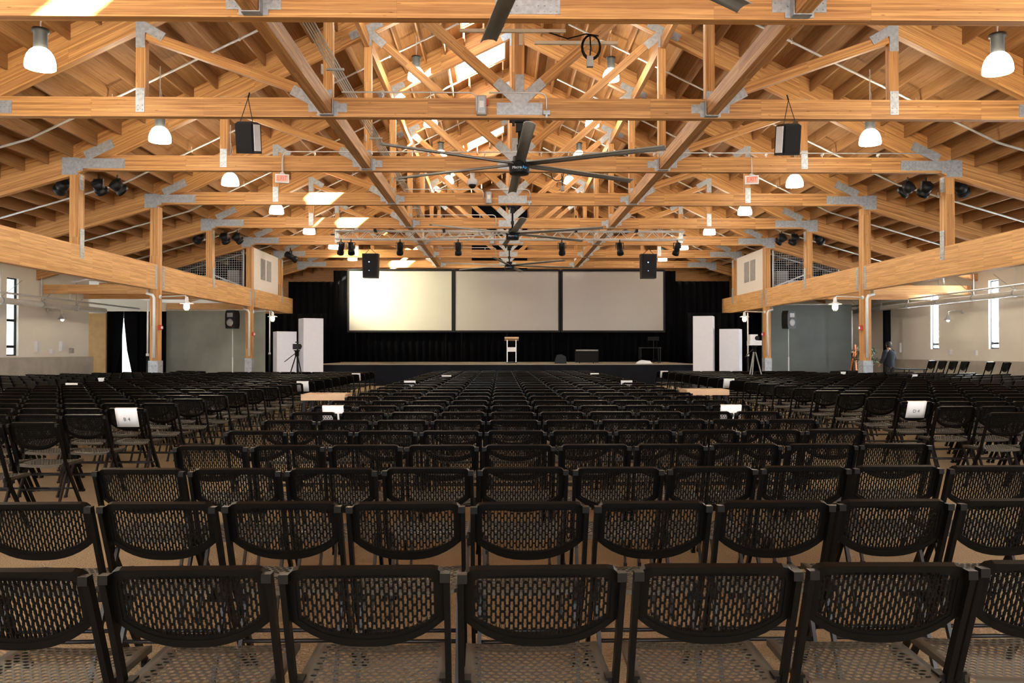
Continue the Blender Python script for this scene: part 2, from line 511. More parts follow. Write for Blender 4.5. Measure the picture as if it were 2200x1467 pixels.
# ------------------------------------------------------------------ roof trusses
TT = 0.18       # timber thickness along the hall
YB = 3.78; YC = 7.45; YE = 11.12
CB = 6.065; CT = 6.45
def plate(m, x0, z0, x1, z1, w, rows=(2, 4), r=0.013):
    """steel strip in the truss plane from (x0,z0) to (x1,z1), with bolts at its far end"""
    m.np = getattr(m, 'np', 0) + 1; yo = -0.005 - 0.0025 * m.np
    a = Vector((x0, yo, z0)); b = Vector((x1, yo, z1)); d = (b - a); L = d.length; d.normalize()
    up = Vector((-d.z, 0, d.x))
    m.obox((a + b) / 2, d, (0, 1, 0), up, L, 0.012, w)
    nr, nc = rows
    for i in range(nc):
        for j in range(nr):
            t = L - 0.045 - i * 0.085; u = (j - (nr - 1) / 2) * (w - 0.08) / max(1, nr - 1)
            if t > 0: m.bolt(a + d * t + up * u + Vector((0, -.006, 0)), r=r)
    return m
def make_truss(label):
    t = thing('roof_truss', label, 'roof truss', (CX, TY(1), 0), 0, 'timber roof trusses across the hall')
    yc = TT / 2
    MB().obox((0, yc, (CB + CT) / 2), (1, 0, 0), (0, 1, 0), (0, 0, 1), 2 * YE, TT, CT - CB).build('bottom_chord', M['glulam'], t)
    MB().obox((0, yc, 8.95), (0, 0, 1), (0, 1, 0), (1, 0, 0), 5.05, TT - .01, 0.19).build('king_post', M['glulam'], t)
    for sd in (-1, 1):
        # rafters, inner and outer slope, full depth up to the deck
        for (a0, a1) in ((0, 11.2), (11.2, WX + .05)):
            m = MB(); n = len(m.v); off = random.uniform(0, 30)
            pts = [(a0, raft_b(a0 + 1e-6)), (a1, raft_b(a1 - 1e-6)), (a1, deck_b(a1 - 1e-6)), (a0, deck_b(a0 + 1e-6))]
            if a0 > 11: pts[0] = (a0, raft_b(11.2) ); pts[3] = (a0, deck_b(11.2))
            for d in (0, TT):
                for a, z in pts: m.v.append((sd * a, d, z))
            uvs = [(a0 + off, 0), (a1 + off, 0), (a1 + off, .76), (a0 + off, .76)]
            m.face((0, 1, 2, 3), uvs); m.face((7, 6, 5, 4), uvs[::-1])
            m.face((0, 4, 5, 1), [(a0, 0), (a0, .18), (a1, .18), (a1, 0)]); m.face((2, 6, 7, 3), [(a0, 0), (a0, .18), (a1, .18), (a1, 0)])
            m.face((1, 5, 6, 2)); m.face((3, 7, 4, 0))
            m.build('rafter', M['glulam'], t)
        # webs
        MB().beam((sd * .12, yc, 6.5), (sd * (YB - .10), yc, 9.62), TT - .02, 0.19).build('diagonal', M['glulam'], t)
        MB().beam((sd * YB, yc, CT), (sd * YB, yc, raft_b(YB)), TT - .02, 0.19).build('web_post', M['glulam'], t)
        MB().beam((sd * YC, yc, CT), (sd * YC, yc, raft_b(YC)), TT - .02, 0.19).build('web_post', M['glulam'], t)
        MB().beam((sd * (YB + .2), yc, 6.5), (sd * (YC - .1), yc, 7.68), TT - .02, 0.19).build('diagonal', M['glulam'], t)
        # gusset plates
        g = MB()
        plate(g, sd * YB, 9.66, sd * (YB - .42), 9.30, .2, (2, 3)); plate(g, sd * YB, 9.70, sd * YB, 9.28, .19, (2, 1))
        plate(g, sd * (YB + .02), 9.72, sd * (YB + .45), 9.72 - .215, .2, (2, 3)); plate(g, sd * YB, 9.70, sd * (YB - .36), 9.88, .2, (3, 3))
        g.build('gusset_plate', M['steel'], t)
        g = MB()
        plate(g, sd * YC, 7.95, sd * YC, 7.42, .18, (2, 1)); plate(g, sd * YC, 7.88, sd * (YC - .45), 7.62, .18, (2, 2))
        g.build('gusset_plate', M['steel'], t)
        g = MB(); plate(g, sd * YC, 6.62, sd * YC, 6.15, .17, (2, 2)); 
        for z in (6.58, 6.50):
            for dx in (-.045, .045): g.bolt((sd * YC + dx, -.012, z))
        g.build('strap_plate', M['steel'], t)
        # purlin hanger and its plate
        g = MB()
        plate(g, sd * YB, 6.25, sd * (YB - .38), 6.25, .17, (2, 2)); plate(g, sd * YB, 6.25, sd * (YB + .38), 6.25, .17, (2, 2))
        plate(g, sd * (YB + .12), 6.30, sd * (YB + .70), 6.60, .2, (2, 2)); plate(g, sd * YB, 6.3, sd * YB, 6.60, .17, (2, 1))
        for dx in (-.125, .125): g.box((sd * YB + dx, -.09, 6.23), (.012, .16, .29))
        for dx in (-.16, .16): g.box((sd * YB + dx, -.016, 6.23), (.085, .012, .29)); g.bolt((sd * YB + dx, -.022, 6.25), r=.018)
        g.box((sd * YB, -.09, 6.08), (.26, .16, .012))
        g.build('purlin_hanger', M['steel'], t)
        # heavy connector where chord, rafter and post meet
        g = MB()
        plate(g, sd * 11.35, 6.24, sd * 9.95, 6.24, .25, (3, 5), .012)
        plate(g, sd * 10.95, 6.42, sd * 10.25, 6.42 + .7 * .485, .24, (3, 5), .012)
        g.box((sd * 11.34, -.008, 6.17), (.40, .016, .44)); g.box((sd * 11.13, -.014, 6.20), (.24, .016, .30))
        for z in (6.10, 6.25):
            for dx in (-.05, .05): g.bolt((sd * 11.13 + dx, -.022, z), r=.016)
            for dx in (0.12,): g.bolt((sd * (11.33 + dx), -.016, z - .05), r=.016)
        g.build('end_connector', M['steel'], t)
    g = MB()
    plate(g, 0, 6.24, -.45, 6.24, .24, (3, 4)); plate(g, 0, 6.24, .45, 6.24, .24, (3, 4)); plate(g, 0, 6.24, 0, 6.92, .17, (2, 5))
    plate(g, -.05, 6.40, -.46, 6.78, .2, (2, 2)); plate(g, .05, 6.40, .46, 6.78, .2, (2, 2))
    g.build('centre_gusset', M['steel'], t)
    g = MB(); plate(g, 0, 11.5, -.35, 11.33, .2, (2, 3)); plate(g, 0, 11.5, .35, 11.33, .2, (2, 3)); plate(g, 0, 11.5, 0, 11.1, .18, (2, 2))
    g.build('gusset_plate', M['steel'], t)
    return t
TL = ['nearest timber roof truss, its bottom chord crossing the very top of the photo',
      'second timber roof truss from the camera, a tan speaker box hanging near each end',
      'third timber roof truss, the one carrying both red exit signs',
      'fourth timber roof truss, resting on the nearest pair of floor posts',
      'fifth timber roof truss, just in front of the aluminium lighting truss',
      'sixth timber roof truss, just behind the aluminium lighting truss',
      'seventh timber roof truss, at the far end of the white booths',
      'farthest timber roof truss, just above the projection screens']
TL[1] = 'second timber roof truss, the nearest one with a black speaker near each end'
tr = make_truss(TL[0])
for n in range(2, 9): dup(tr, (CX, TY(n), 0), 0, TL[n - 1])
dup(tr, (CX, TY(0), 0), 0, 'timber roof truss overhead carrying the fan nearest the camera')

# purlins, bay by bay
bays = ['above the camera', 'between first and second trusses', 'between second and third trusses', 'between third and fourth trusses',
        'between fourth and fifth trusses', 'between fifth and sixth trusses', 'between sixth and seventh trusses', 'between seventh and eighth trusses']
for sd, sn in ((-1, 'left'), (1, 'right')):
    for n in range(0, 8):
        L = 4.87 - TT - .02; y = TY(n) + TT + .01 + L / 2
        o = MB().obox((0, 0, 0), (0, 1, 0), (1, 0, 0), (0, 0, 1), L, .21, .32).build('purlin_beam', M['glulam'], None, (CX + sd * YB, y, 6.245))
        tag(o, 'heavy lower purlin on the %s side, %s' % (sn, bays[n]), 'beam', 'lower purlins between the trusses')
        if n >= 1:
            o = MB().obox((0, 0, 0), (0, 1, 0), (1, 0, 0), (0, 0, 1), L, .12, .30).build('upper_purlin', M['glulam'], None, (CX + sd * (YB + .02), y, 9.40))
            tag(o, 'upper timber tie under the rafters, %s side, %s' % (sn, bays[n]), 'beam', 'upper ties between the trusses')

# ------------------------------------------------------------------ side beams, posts, columns
BB, BT = 3.38, 4.17
def strap(m, x, y, z0, z1, nrm, w=.16):
    m.box((x + nrm * .006, y, (z0 + z1) / 2), (.012, w, z1 - z0))
    for z in (z0 + .06, z0 + .14, z1 - .06, z1 - .14):
        for dy in (-w / 4, w / 4): m.bolt((x + nrm * .012, y + dy, z), (nrm, 0, 0), .014, .012)
for sd, sn in ((-1, 'left'), (1, 'right')):
    xi = CX + sd * 11.12; xo = CX + sd * 11.36; xc = (xi + xo) / 2
    spans = [(TY(0), TY(2), 'nearest span'), (TY(2) + .36, TY(4) - .01, 'span running out of the side of the photo'),
             (TY(4) + .35, TY(6) - .01, 'middle span between the two posts'), (TY(6) + .35, 43.0, 'far span under the white booth')]
    for (a, b, d) in spans:
        t = thing('side_beam', 'deep timber beam on the %s, %s' % (sn, d), 'beam', (xc, (a + b) / 2, (BB + BT) / 2), 0, 'deep side beams')
        MB().obox((0, 0, 0), (0, 1, 0), (1, 0, 0), (0, 0, 1), b - a, .24, BT - BB).build('beam_body', M['beam'], t)
        if a > 12:
            g = MB()
            strap(g, -sd * .12, -(b - a) / 2 + .10, -.36, .36, -sd, .14); 
            if b < 42: strap(g, -sd * .12, (b - a) / 2 - .10, -.36, .36, -sd, .14)
            g.build('end_strap', M['steel'], t)
    for n in (4, 6):
        t = thing('timber_column', '%s timber post standing among chairs on the %s' % ('near' if n == 4 else 'far', sn), 'column', (xc, TY(n) + .17, 0), 0, 'floor posts')
        MB().obox((0, 0, 3.0), (0, 0, 1), (0, 1, 0), (1, 0, 0), 6.0, .34, .24).build('shaft', M['glulam'], t)
        g = MB(); h = 1.16
        for sx in (-1, 1): g.box((sx * .136, 0, h / 2), (.03, .40, h))
        g.box((0, -.178, h / 2), (.30, .016, h)); g.box((0, 0, .01), (.5, .5, .02))
        for z in (.50, .75, 1.0):
            for dx in (-.06, .06): g.bolt((dx, -.186, z), r=.022)
            for dy in (-.09, .09): g.bolt((-sd * .151, dy, z), (-sd, 0, 0), .022)
        g.build('base_bracket', M['steel'], t)
        # drain / conduit riser on the front face
        p = MB(); x = .04 * -sd
        p.tube([(x + sd * .22, -.12, BB - .02), (x + sd * .22, -.22, BB - .12), (x + sd * .05, -.22, BB - .16), (x, -.22, BB - .26), (x, -.22, 1.25)], .045, 8)
        tag(p.build('riser_pipe', M['pipe']), 'pale vertical pipe strapped to the %s timber post on the %s' % ('near' if n == 4 else 'far', sn), 'pipe').location = (xc, TY(n) + .17, 0)
        for q in (1,):
            s_ = thing('fire_strobe', 'red fire alarm strobe on the %s post at the %s' % ('near' if n == 4 else 'far', sn), 'fire alarm', (xc - sd * .13, TY(n) + .12, 2.2), 0)
            MB().box((-sd * .035, 0, 0), (.07, .13, .16)).build('housing', M['red'], s_)
            MB().box((-sd * .09, 0, .0), (.04, .07, .08)).build('strobe_lens', M['white'], s_)
        l = thing('caged_lamp', 'caged bulb lamp on an arm off the %s post at %s' % ('near' if n == 4 else 'far', sn), 'lamp', (xc - sd * .13, TY(n) + .05, BB - .22), 0)
        MB().tube([(0, 0, 0), (-sd * .85, -.05, .04), (-sd * .90, -.05, -.02)], .02, 6).lathe([(.03, 0), (.07, .01), (.07, .05), (.03, .06)], (-sd * .03, 0, 0), 10, 'x').build('arm', M['conduit'], l)
        c = MB().lathe([(.04, .0), (.06, -.08), (.06, -.15), (.20, -.20), (.21, -.215)], (-sd * .9, -.05, 0), 14, 'z', False); c.build('shade', M['white'], l)
        MB().lathe([(.02, -.19), (.055, -.24), (.07, -.31), (.05, -.38), (.01, -.40)], (-sd * .9, -.05, 0), 10).build('bulb', M['bulb'], l)
        cg = MB()
        for kk in range(6):
            a = kk * math.pi / 3; pts = [(-sd * .9 + r_ * math.cos(a), -.05 + r_ * math.sin(a), z) for r_, z in ((.06, -.19), (.095, -.26), (.095, -.36), (.04, -.43))]
            cg.tube(pts, .006, 4)
        cg.build('cage', M['conduit'], l)
    # short posts from side beam up to the truss ends
    for n in (1, 2, 3, 5, 7, 8):
        if n == 8: continue
        z0 = BT; t = thing('short_post', 'short timber post on the %s beam carrying the %s truss' % (sn, ORD[n - 1]), 'post', (xc - sd * .0, TY(n) + .17, z0), 0, 'short posts on the side beams')
        MB().obox((0, 0, (6.0 - z0) / 2), (0, 0, 1), (0, 1, 0), (1, 0, 0), 6.0 - z0, .32, .22).build('shaft', M['glulam'], t)
        g = MB(); strap(g, -sd * .12, .02, -.34, .42, -sd, .2); g.build('foot_strap', M['steel'], t)
        g = MB(); strap(g, -sd * .11, .0, 1.42, 1.80, -sd, .18); g.build('head_strap', M['steel'], t)

# low cross beams from the far posts out to the side walls
for sd, sn in ((-1, 'left'), (1, 'right')):
    for (yy, d) in ((31.2, 'nearer'), (34.2, 'farther')):
        o = MB().obox((0, 0, 0), (1, 0, 0), (0, 1, 0), (0, 0, 1), 6.05, .18, .34).build('cross_beam', M['beam'], None, (CX + sd * 14.45, yy, 3.78))
        tag(o, '%s horizontal beam from the side beam to the %s wall' % (d, sn), 'beam', 'low cross beams')

# ------------------------------------------------------------------ upper booths, wire cages
for sd, sn in ((-1, 'left'), (1, 'right')):
    xi = CX + sd * 11.30
    t = thing('control_booth', 'white boxed booth above the %s side beam' % sn, 'booth', (xi, TY(6) + .40, BT), 0)
    L = TY(7) - TY(6) - .45
    m = MB(); m.box((0, L / 2, .93), (.06, L, 1.86)); m.build('panel', M['booth'], t)
    for kk in (0, 1):
        m = MB(); cy = L * .42 + kk * .95
        for q in range(16): m.box((-sd * .04, cy, .62 + q * .055), (.012, .70, .034))
        m.box((-sd * .034, cy, 1.03), (.008, .74, .96))
        m.build('vent_grille', M['grille'], t)
    MB().box((-sd * .04, -.03, .93), (.05, .05, 1.86)).build('corner_trim', M['white'], t)
    # wire mesh partition across the loft, just beyond the sixth truss
    t = thing('wire_cage', 'wire mesh storage cage above the %s side beam' % sn, 'cage', (CX + sd * 11.55, TY(6) + .30, 4.20), 0)
    L = 5.2
    def top(q): return raft_b(11.5 + q) + .35 - 4.20
    m = MB(); q = 0
    while q < L: m.box((sd * q, 0, top(q) / 2), (.009, .009, top(q))); q += .10
    q = .05
    while q < top(0):
        L2 = min(L, (top(0) - q) / .29)
        m.box((sd * L2 / 2, .004, q), (L2, .009, .009)); q += .10
    m.build('mesh_panel', M['conduit'], t)
    m = MB()
    for q in (0, 1.55, 2.9, 4.3): m.box((sd * q, -.02, top(q) / 2), (.07, .06, top(q)))
    m.box((sd * .8, -.02, 1.70), (1.5, .06, .06)); m.box((sd * L / 2, -.02, .04), (L, .06, .06))
    m.beam((sd * 1.55, -.03, 1.65), (sd * 2.6, -.03, .95), .05, .05); m.beam((sd * .1, -.03, .1), (sd * 1.5, -.03, .65), .05, .05)
    m.build('frame', M['pipe'], t)
    MB().box((sd * 2.9, 2.4, -.12), (5.7, 5.2, .14)).build('loft_floor', M['concrete'], t)
    MB().box((sd * 2.9, 4.6, 1.0), (5.6, .08, 2.1)).build('back_panel', M['drape'], t)
    for j_, (q, hh, mt) in enumerate(((.6, .9, 'grille'), (1.2, .5, 'white'), (2.2, .7, 'concrete'), (3.1, .45, 'grille'))):
        o = MB().box((0, 0, hh / 2), (.5, .5, hh)).build('stored_box', M[mt], None, (CX + sd * (11.6 + q), TY(6) + 1.2 + .3 * j_, 4.15))
        tag(o, 'stored box behind the wire mesh on the %s, %s from the post' % (sn, ORD[j_]), 'box', 'boxes stored behind the wire mesh')
# ------------------------------------------------------------------ stage, screens, drapes
t = thing('stage', 'low black stage with tan deck edge below the three screens', 'stage', (.3, 35.0, 0))
MB().box((0, 3.9, .44), (16.0, 7.8, .88)).build('skirt', M['stage'], t)
MB().box((0, 3.9, .90), (16.06, 7.86, .04)).build('deck', M['stagetop'], t)
t = thing('stage_steps', 'black step unit at the left end of the stage', 'steps', (-8.15, 34.7, 0))
MB().box((0, .5, .40), (.85, 1.0, .80)).box((0, -.25, .2), (.85, .5, .4)).build('treads', M['stage'], t)
scr = [(-7.68, -2.50, 'left projection screen, the brightest of the three'), (-2.30, 2.92, 'middle projection screen hanging above the lectern'), (3.15, 8.27, 'right projection screen, the dullest of the three')]
for (a, b, lb) in scr:
    t = thing('projection_screen', lb, 'screen', ((a + b) / 2, 42.0, 2.52), 0, 'projection screens over the stage')
    wd = b - a; h = 3.0
    MB().box((0, 0, h / 2), (wd, .03, h)).build('screen_surface', M['screen'], t)
    m = MB()
    for s2 in (-1, 1): m.box((s2 * (wd / 2 + .05), .0, h / 2), (.10, .08, h + .2))
    for z in (-.05, h + .06): m.box((0, 0, z), (wd, .08, .12 if z > 0 else .1))
    m.build('border', M['screenf'], t)
    for s2 in (-1, 1): MB().box((s2 * (wd / 2 - .3), .10, .45), (.06, .06, 4.1)).build('leg', M['drape'], t)
def drape(x0, x1, y, z0, z1, label, amp=.10, pitch=.35, name='stage_drape', gap=None):
    m = MB(); n = int((x1 - x0) / (pitch / 4)) + 1
    base = len(m.v); rows = [z0, z0 + (z1 - z0) * .5, z1]
    for r_ in range(3):
        for i in range(n + 1):
            x = x0 + (x1 - x0) * i / n
            ph = x * 2 * math.pi / pitch
            yy = y + amp * math.sin(ph + .6 * math.sin(x * 1.7)) * (1 - .35 * r_ / 2)
            m.v.append((x, yy, rows[r_]))
    off = len(m.v) - base
    for r_ in range(3):
        for i in range(n + 1):
            p = m.v[base + r_ * (n + 1) + i]; m.v.append((p[0], p[1] + .02, p[2]))
    for r_ in range(2):
        for i in range(n):
            a = base + r_ * (n + 1) + i
            m.face((a, a + 1, a + n + 2, a + n + 1), None, True)
            a += off; m.face((a + n + 1, a + n + 2, a + 1, a), None, True)
    for i in range(n):
        a = base + i; m.face((a, a + off, a + off + 1, a + 1)); a = base + 2 * (n + 1) + i; m.face((a, a + 1, a + off + 1, a + off))
    return tag(m.build(name, M['drape']), label, 'curtain')
drape(-8.6, 9.0, 42.5, .92, 5.6, 'wide black drape hanging behind the three screens and the stage')
drape(-10.95, -8.3, 42.8, 0, 5.05, 'tall black drape left of the screens, beside the left beam end')
drape(8.7, 11.9, 42.8, 0, 5.1, 'tall black drape right of the screens, beside the right beam end')
drape(-12.0, -8.5, 40.5, 0, 3.30, 'lower black drape behind the pair of white pillars on the left')
drape(9.2, 13.9, 40.5, 0, 3.35, 'lower black drape behind the pair of white pillars on the right')
drape(-17.85, -17.02, 37.35, 0, 3.25, 'black curtain beside the wood panel, left of the bright gap', name='door_curtain')
drape(-16.55, -15.05, 37.4, 0, 3.25, 'black curtain right of the bright gap, next to the near post', name='door_curtain')
# gathered curtain edges that frame the triangular gap of daylight
for (pts, lb) in (([(-17.2, 3.25), (-16.92, 3.25), (-16.94, 2.85), (-17.03, 1.6), (-17.36, 0), (-17.5, 0)], 'gathered left edge of the black curtain opening onto daylight'),
                  ([(-16.88, 3.25), (-16.3, 3.25), (-16.3, 0), (-16.42, 0), (-16.55, .6), (-16.74, 1.5), (-16.88, 2.85)], 'gathered right edge of the black curtain opening onto daylight')):
    o = MB().prism(pts, lambda a, b, d: (a, 37.25 + d, b), .08).build('curtain_edge', M['drape']); tag(o, lb, 'curtain')
o = struct(MB().box((-17.0, 38.9, 1.5), (1.9, .06, 3.0)).build('door_1', M['winlight_soft']))
t = thing('grey_backdrop', 'large mottled grey backdrop on the left behind the posts', 'backdrop', (-13.15, 38.3, 0))
MB().box((0, 0, 1.66), (4.55, .05, 3.32)).build('cloth', M['backdrop'], t)
MB().tube([(-2.3, 0, 3.36), (2.3, 0, 3.36)], .03, 6).build('header_pipe', M['conduit'], t)
t = thing('grey_backdrop', 'large dark grey backdrop on the right behind the posts', 'backdrop', (14.25, 38.3, 0))
MB().box((0, 0, 1.80), (4.2, .05, 3.6)).build('cloth', M['backdrop2'], t)
MB().tube([(-2.1, 0, 3.64), (2.1, 0, 3.64)], .03, 6).build('header_pipe', M['conduit'], t)
o = tag(MB().box((-17.98, 37.1, 1.58), (.78, .12, 3.15)).build('wood_panel', M['woodpanel']), 'tall tan wood panel at the far end of the left wall', 'panel')
# black covering of the central gable opening
o = tag(MB().box((CX - .45, 50.64, 7.6), (3.4, .1, 6.0)).build('blackout_cloth', M['drape']), 'black cloth covering the middle of the timber gable end', 'cloth')

def pillar(x, y, w_, h, rz, label):
    o = MB().box((0, 0, h / 2), (w_, w_, h)).build('fabric_pillar', M['pillar'], None, (x, y, 0)); o.rotation_euler.z = rz
    return tag(o, label, 'pillar', 'white square pillars flanking the stage')
pillar(-8.75, 33.6, .78, 2.25, R(26), 'shorter white fabric pillar on the left, behind the camera tripod')
pillar(-7.70, 33.6, .80, 2.78, R(28), 'taller white fabric pillar left of the stage')
pillar(8.28, 33.6, .78, 2.88, R(-20), 'taller white fabric pillar right of the stage')
pillar(9.38, 33.6, .78, 2.36, R(-25), 'shorter white fabric pillar on the far right of the stage')

# lectern, monitor, wedge, table, stand
t = thing('lectern', 'slim lectern with white front plate standing mid-stage', 'lectern', (.49, 37.6, .92))
m = MB(); m.obox((0, 0, 1.10), (1, 0, 0), (0, 1, -.25), (0, .25, 1), .64, .42, .07); m.build('top', M['plywood'], t)
for s2 in (-1, 1): MB().box((s2 * .20, .0, .53), (.04, .05, 1.06)).build('leg', M['conduit'], t)
MB().box((0, -.03, .62), (.36, .02, .20)).build('name_plate', M['white'], t)
MB().box((0, 0, .02), (.5, .4, .04)).build('base', M['black'], t)
t = thing('confidence_monitor', 'dark flat monitor tilted back at the front edge of the stage', 'monitor', (3.75, 36.0, .93))
m = MB(); m.obox((0, 0, .32), (1, 0, 0), (0, 1, .25), (0, -.25, 1), 1.02, .07, .56); m.build('display', M['black'], t)
m = MB(); m.obox((0, -.09, .57), (1, 0, 0), (0, 1, .25), (0, -.25, 1), .96, .02, .05); m.build('top_strip', M['grille'], t)
for s2 in (-1, 1): MB().beam((s2 * .3, .2, 0), (s2 * .3, .0, .3), .03, .03).build('leg', M['black'], t)
o = MB().prism([(-.25, 0), (.25, 0), (.22, .30), (.05, .40), (-.16, .38), (-.24, .2)], lambda a, b, d: (a, d, b), .4).build('floor_wedge', M['black'], None, (2.62, 36.0, .92))
tag(o, 'small black wedge speaker left of the monitor on the stage', 'speaker')
t = thing('side_table', 'thin-legged dark table at the right end of the stage', 'table', (6.75, 37.4, .92))
MB().box((0, 0, .70), (.95, .5, .04)).build('top', M['black'], t)
for sx in (-.44, .44):
    for sy in (-.22, .22): MB().box((sx, sy, .34), (.03, .03, .68)).build('leg', M['black'], t)
t = thing('music_stand', 'black music stand rising behind the thin-legged table', 'stand', (6.85, 37.0, .92))
MB().tube([(0, 0, .02), (0, 0, 1.05)], .015, 6).build('pole', M['black'], t)
MB().obox((0, 0, 1.1), (1, 0, 0), (0, 1, .3), (0, -.3, 1), .5, .02, .16).build('desk', M['black'], t)
m = MB()
for a in (0, 2.1, 4.2): m.tube([(0, 0, .2), (.28 * math.cos(a), .28 * math.sin(a), .01)], .01, 5)
m.build('tripod_foot', M['black'], t)
o = tag(MB().prism([(-.35, 0), (.35, 0), (.25, .12), (-.1, .16), (-.3, .07)], lambda a, b, d: (a, d, b), .3).build('folded_cloth', M['white'], None, (6.2, 35.6, .92)), 'crumpled white cloth on the right front edge of the stage', 'cloth')

# ------------------------------------------------------------------ flown loudspeakers
def big_speaker(x, lb):
    t = thing('flown_speaker', lb, 'speaker', (x, 36.7, 4.72))
    MB().prism([(-.33, 0), (.33, 0), (.36, 1.08), (-.36, 1.08)], lambda a, b, d: (a, d, b), .45).build('cabinet', M['black'], t)
    MB().box((0, -.012, .54), (.58, .02, .98)).build('grille', M['screenf'], t)
    MB().box((-.04, -.03, .70), (.035, .02, .035)).box((-.04, -.03, .32), (.02, .02, .02)).build('indicator', M['led'], t)
    m = MB()
    for s2 in (-1, 1): m.tube([(s2 * .25, .2, 1.08), (0, -.0, 1.30)], .012, 5)
    m.tube([(0, 0, 1.30), (0, -.1, 1.42)], .02, 5)
    m.build('rigging', M['black'], t)
big_speaker(-5.80, 'black loudspeaker hanging in front of the left screen')
big_speaker(6.60, 'black loudspeaker hanging in front of the right screen')
def small_speaker(x, sd, lb):
    t = thing('hanging_speaker', lb, 'speaker', (CX + x, TY(2) - .25, 5.28)); t.rotation_euler = (R(12), R(-4 * sd), R(sd * 14))
    MB().prism([(-.19, 0), (.19, 0), (.19, .56), (.12, .60), (-.12, .60), (-.19, .56)], lambda a, b, d: (a, d, b), .30).build('cabinet', M['black'], t)
    MB().box((0, -.012, .30), (.34, .02, .52)).build('grille', M['screenf'], t)
    MB().box((-sd * .199, .13, .30), (.014, .22, .50)).build('side_panel', M['white'], t)
    MB().tube([(-.14, .1, .58), (0, .20, 1.05)], .008, 5).tube([(.14, .1, .58), (0, .20, 1.05)], .008, 5).tube([(0, .2, 1.05), (0, .26, 1.15)], .014, 5).build('hanging_wire', M['black'], t)
small_speaker(-5.32, -1, 'black speaker with pale side hanging from the second truss, left')
small_speaker(5.30, 1, 'black speaker with pale side hanging from the second truss, right')

# ------------------------------------------------------------------ aluminium lighting truss with fixtures
t = thing('lighting_truss', 'silver lattice lighting truss spanning above the stage approach', 'truss', (.37, 31.5, 5.72))
LT = 13.3
m = MB()
for dy in (-.15, .15):
    for dz in (0, .31): m.tube([(-LT / 2, dy, dz), (LT / 2, dy, dz)], .026, 6)
m.build('chord_tube', M['conduit'], t)
m = MB(); nseg = 44
for i in range(nseg):
    xa = -LT / 2 + LT * i / nseg; xb = xa + LT / nseg
    za, zb = (0, .31) if i % 2 else (.31, 0)
    for dy in (-.15, .15): m.tube([(xa, dy, za), (xb, dy, zb)], .012, 4)
    if i % 2 == 0:
        m.tube([(xa, -.15, .31), (xb, .15, .31)], .010, 4); m.tube([(xa, -.15, 0), (xb, .15, 0)], .010, 4)
    if i % 11 == 0:
        for dy in (-.15, .15): m.tube([(xa, dy, 0), (xa, dy, .31)], .014, 4)
m.build('lattice', M['conduit'], t)
for x in (-4.75, -2.15, 2.85, 5.15):
    o = MB().box((0, 0, .28), (.045, .02, .56)).box((0, 0, -.03), (.09, .34, .10)).build('truss_strap', M['black'], None, (x, 31.3, 6.05))
    tag(o, 'black sling holding the lighting truss, at %s' % {-4.75: 'its far left', -2.15: 'left of centre', 2.85: 'right of centre', 5.15: 'its far right'}[x], 'sling', 'slings of the lighting truss')
def spot(x, y, z, tilt, rz, lb, s=1.0, grp=None, fat=1.0, lng=1.0):
    t = thing('stage_light', lb, 'stage light', (x, y, z), rz, grp)
    MB().tube([(0, 0, 0), (0, 0, -.10 * s)], .02 * s, 5).box((0, 0, -.11 * s), (.26 * s, .04 * s, .02)).box((-.13 * s, 0, -.2 * s), (.015, .04 * s, .2 * s)).box((.13 * s, 0, -.2 * s), (.015, .04 * s, .2 * s)).build('yoke', M['black'], t)
    o = MB().lathe([(.05 * s, -.20 * s), (.10 * s, -.17 * s), (.10 * s, .05 * s), (.08 * s, .10 * s), (.11 * s, .13 * s), (.115 * s, .24 * s), (.09 * s, .24 * s), (.08 * s, .18 * s)], (0, 0, 0), 12, 'y').build('body', M['black'], t)
    o.scale = (fat, lng, fat)
    o.location = (0, 0, -.28 * s); o.rotation_euler = (tilt, 0, 0)
    return t
sp = bpy.data.lights.new('screen_fill', 'SPOT'); sp.energy = 6500; sp.color = (1.0, .88, .55); sp.spot_size = R(62); sp.spot_blend = 1.0; sp.shadow_soft_size = .12  # spot added to brighten the left screen
so_ = bpy.data.objects.new('screen_fill', sp); COL.objects.link(so_); so_.location = (-9.50, 38.3, 5.60)
so_.rotation_euler = (Vector((-6.0, 42.0, 4.5)) - Vector(so_.location)).to_track_quat('-Z', 'Y').to_euler()
names = ['leftmost', 'second from left', 'third from left', 'fourth from left', 'fifth from left', 'sixth from left', 'rightmost']
for i, x in enumerate((-6.05, -5.68, -3.82, -1.62, 2.32, 4.52, 6.72)):
    spot(x, 31.35, 5.70, R(-62 if i % 2 else -50), R([20, -160, 8, 0, -6, 186, 12][i]), 'black stage light under the lighting truss, %s' % names[i], 1.15, 'stage lights under the lighting truss')
# clusters of spotlights near the truss ends
for n, nm in ((3, 'third'), (5, 'fifth')):
    for sd, sn in ((-1, 'left'), (1, 'right')):
        for j, (a, w2) in enumerate(((10.30, 'inner'), (10.78, 'middle'), (11.72, 'outer'))):
            spot(CX + sd * a, TY(n) + .35, 6.02, R([-35, -45, -30][j]), R([sd * 40, sd * 15, -sd * 50][j]), 'black spotlight, %s of three at %s end of the %s truss' % (w2, sn, nm), 1.05, 'spotlights at the truss ends', 1.45, .8)
spot(-9.65, 38.0, 6.2, R(-30), R(-60), 'black spotlight beyond the left white booth, aimed at the screen', 1.4)

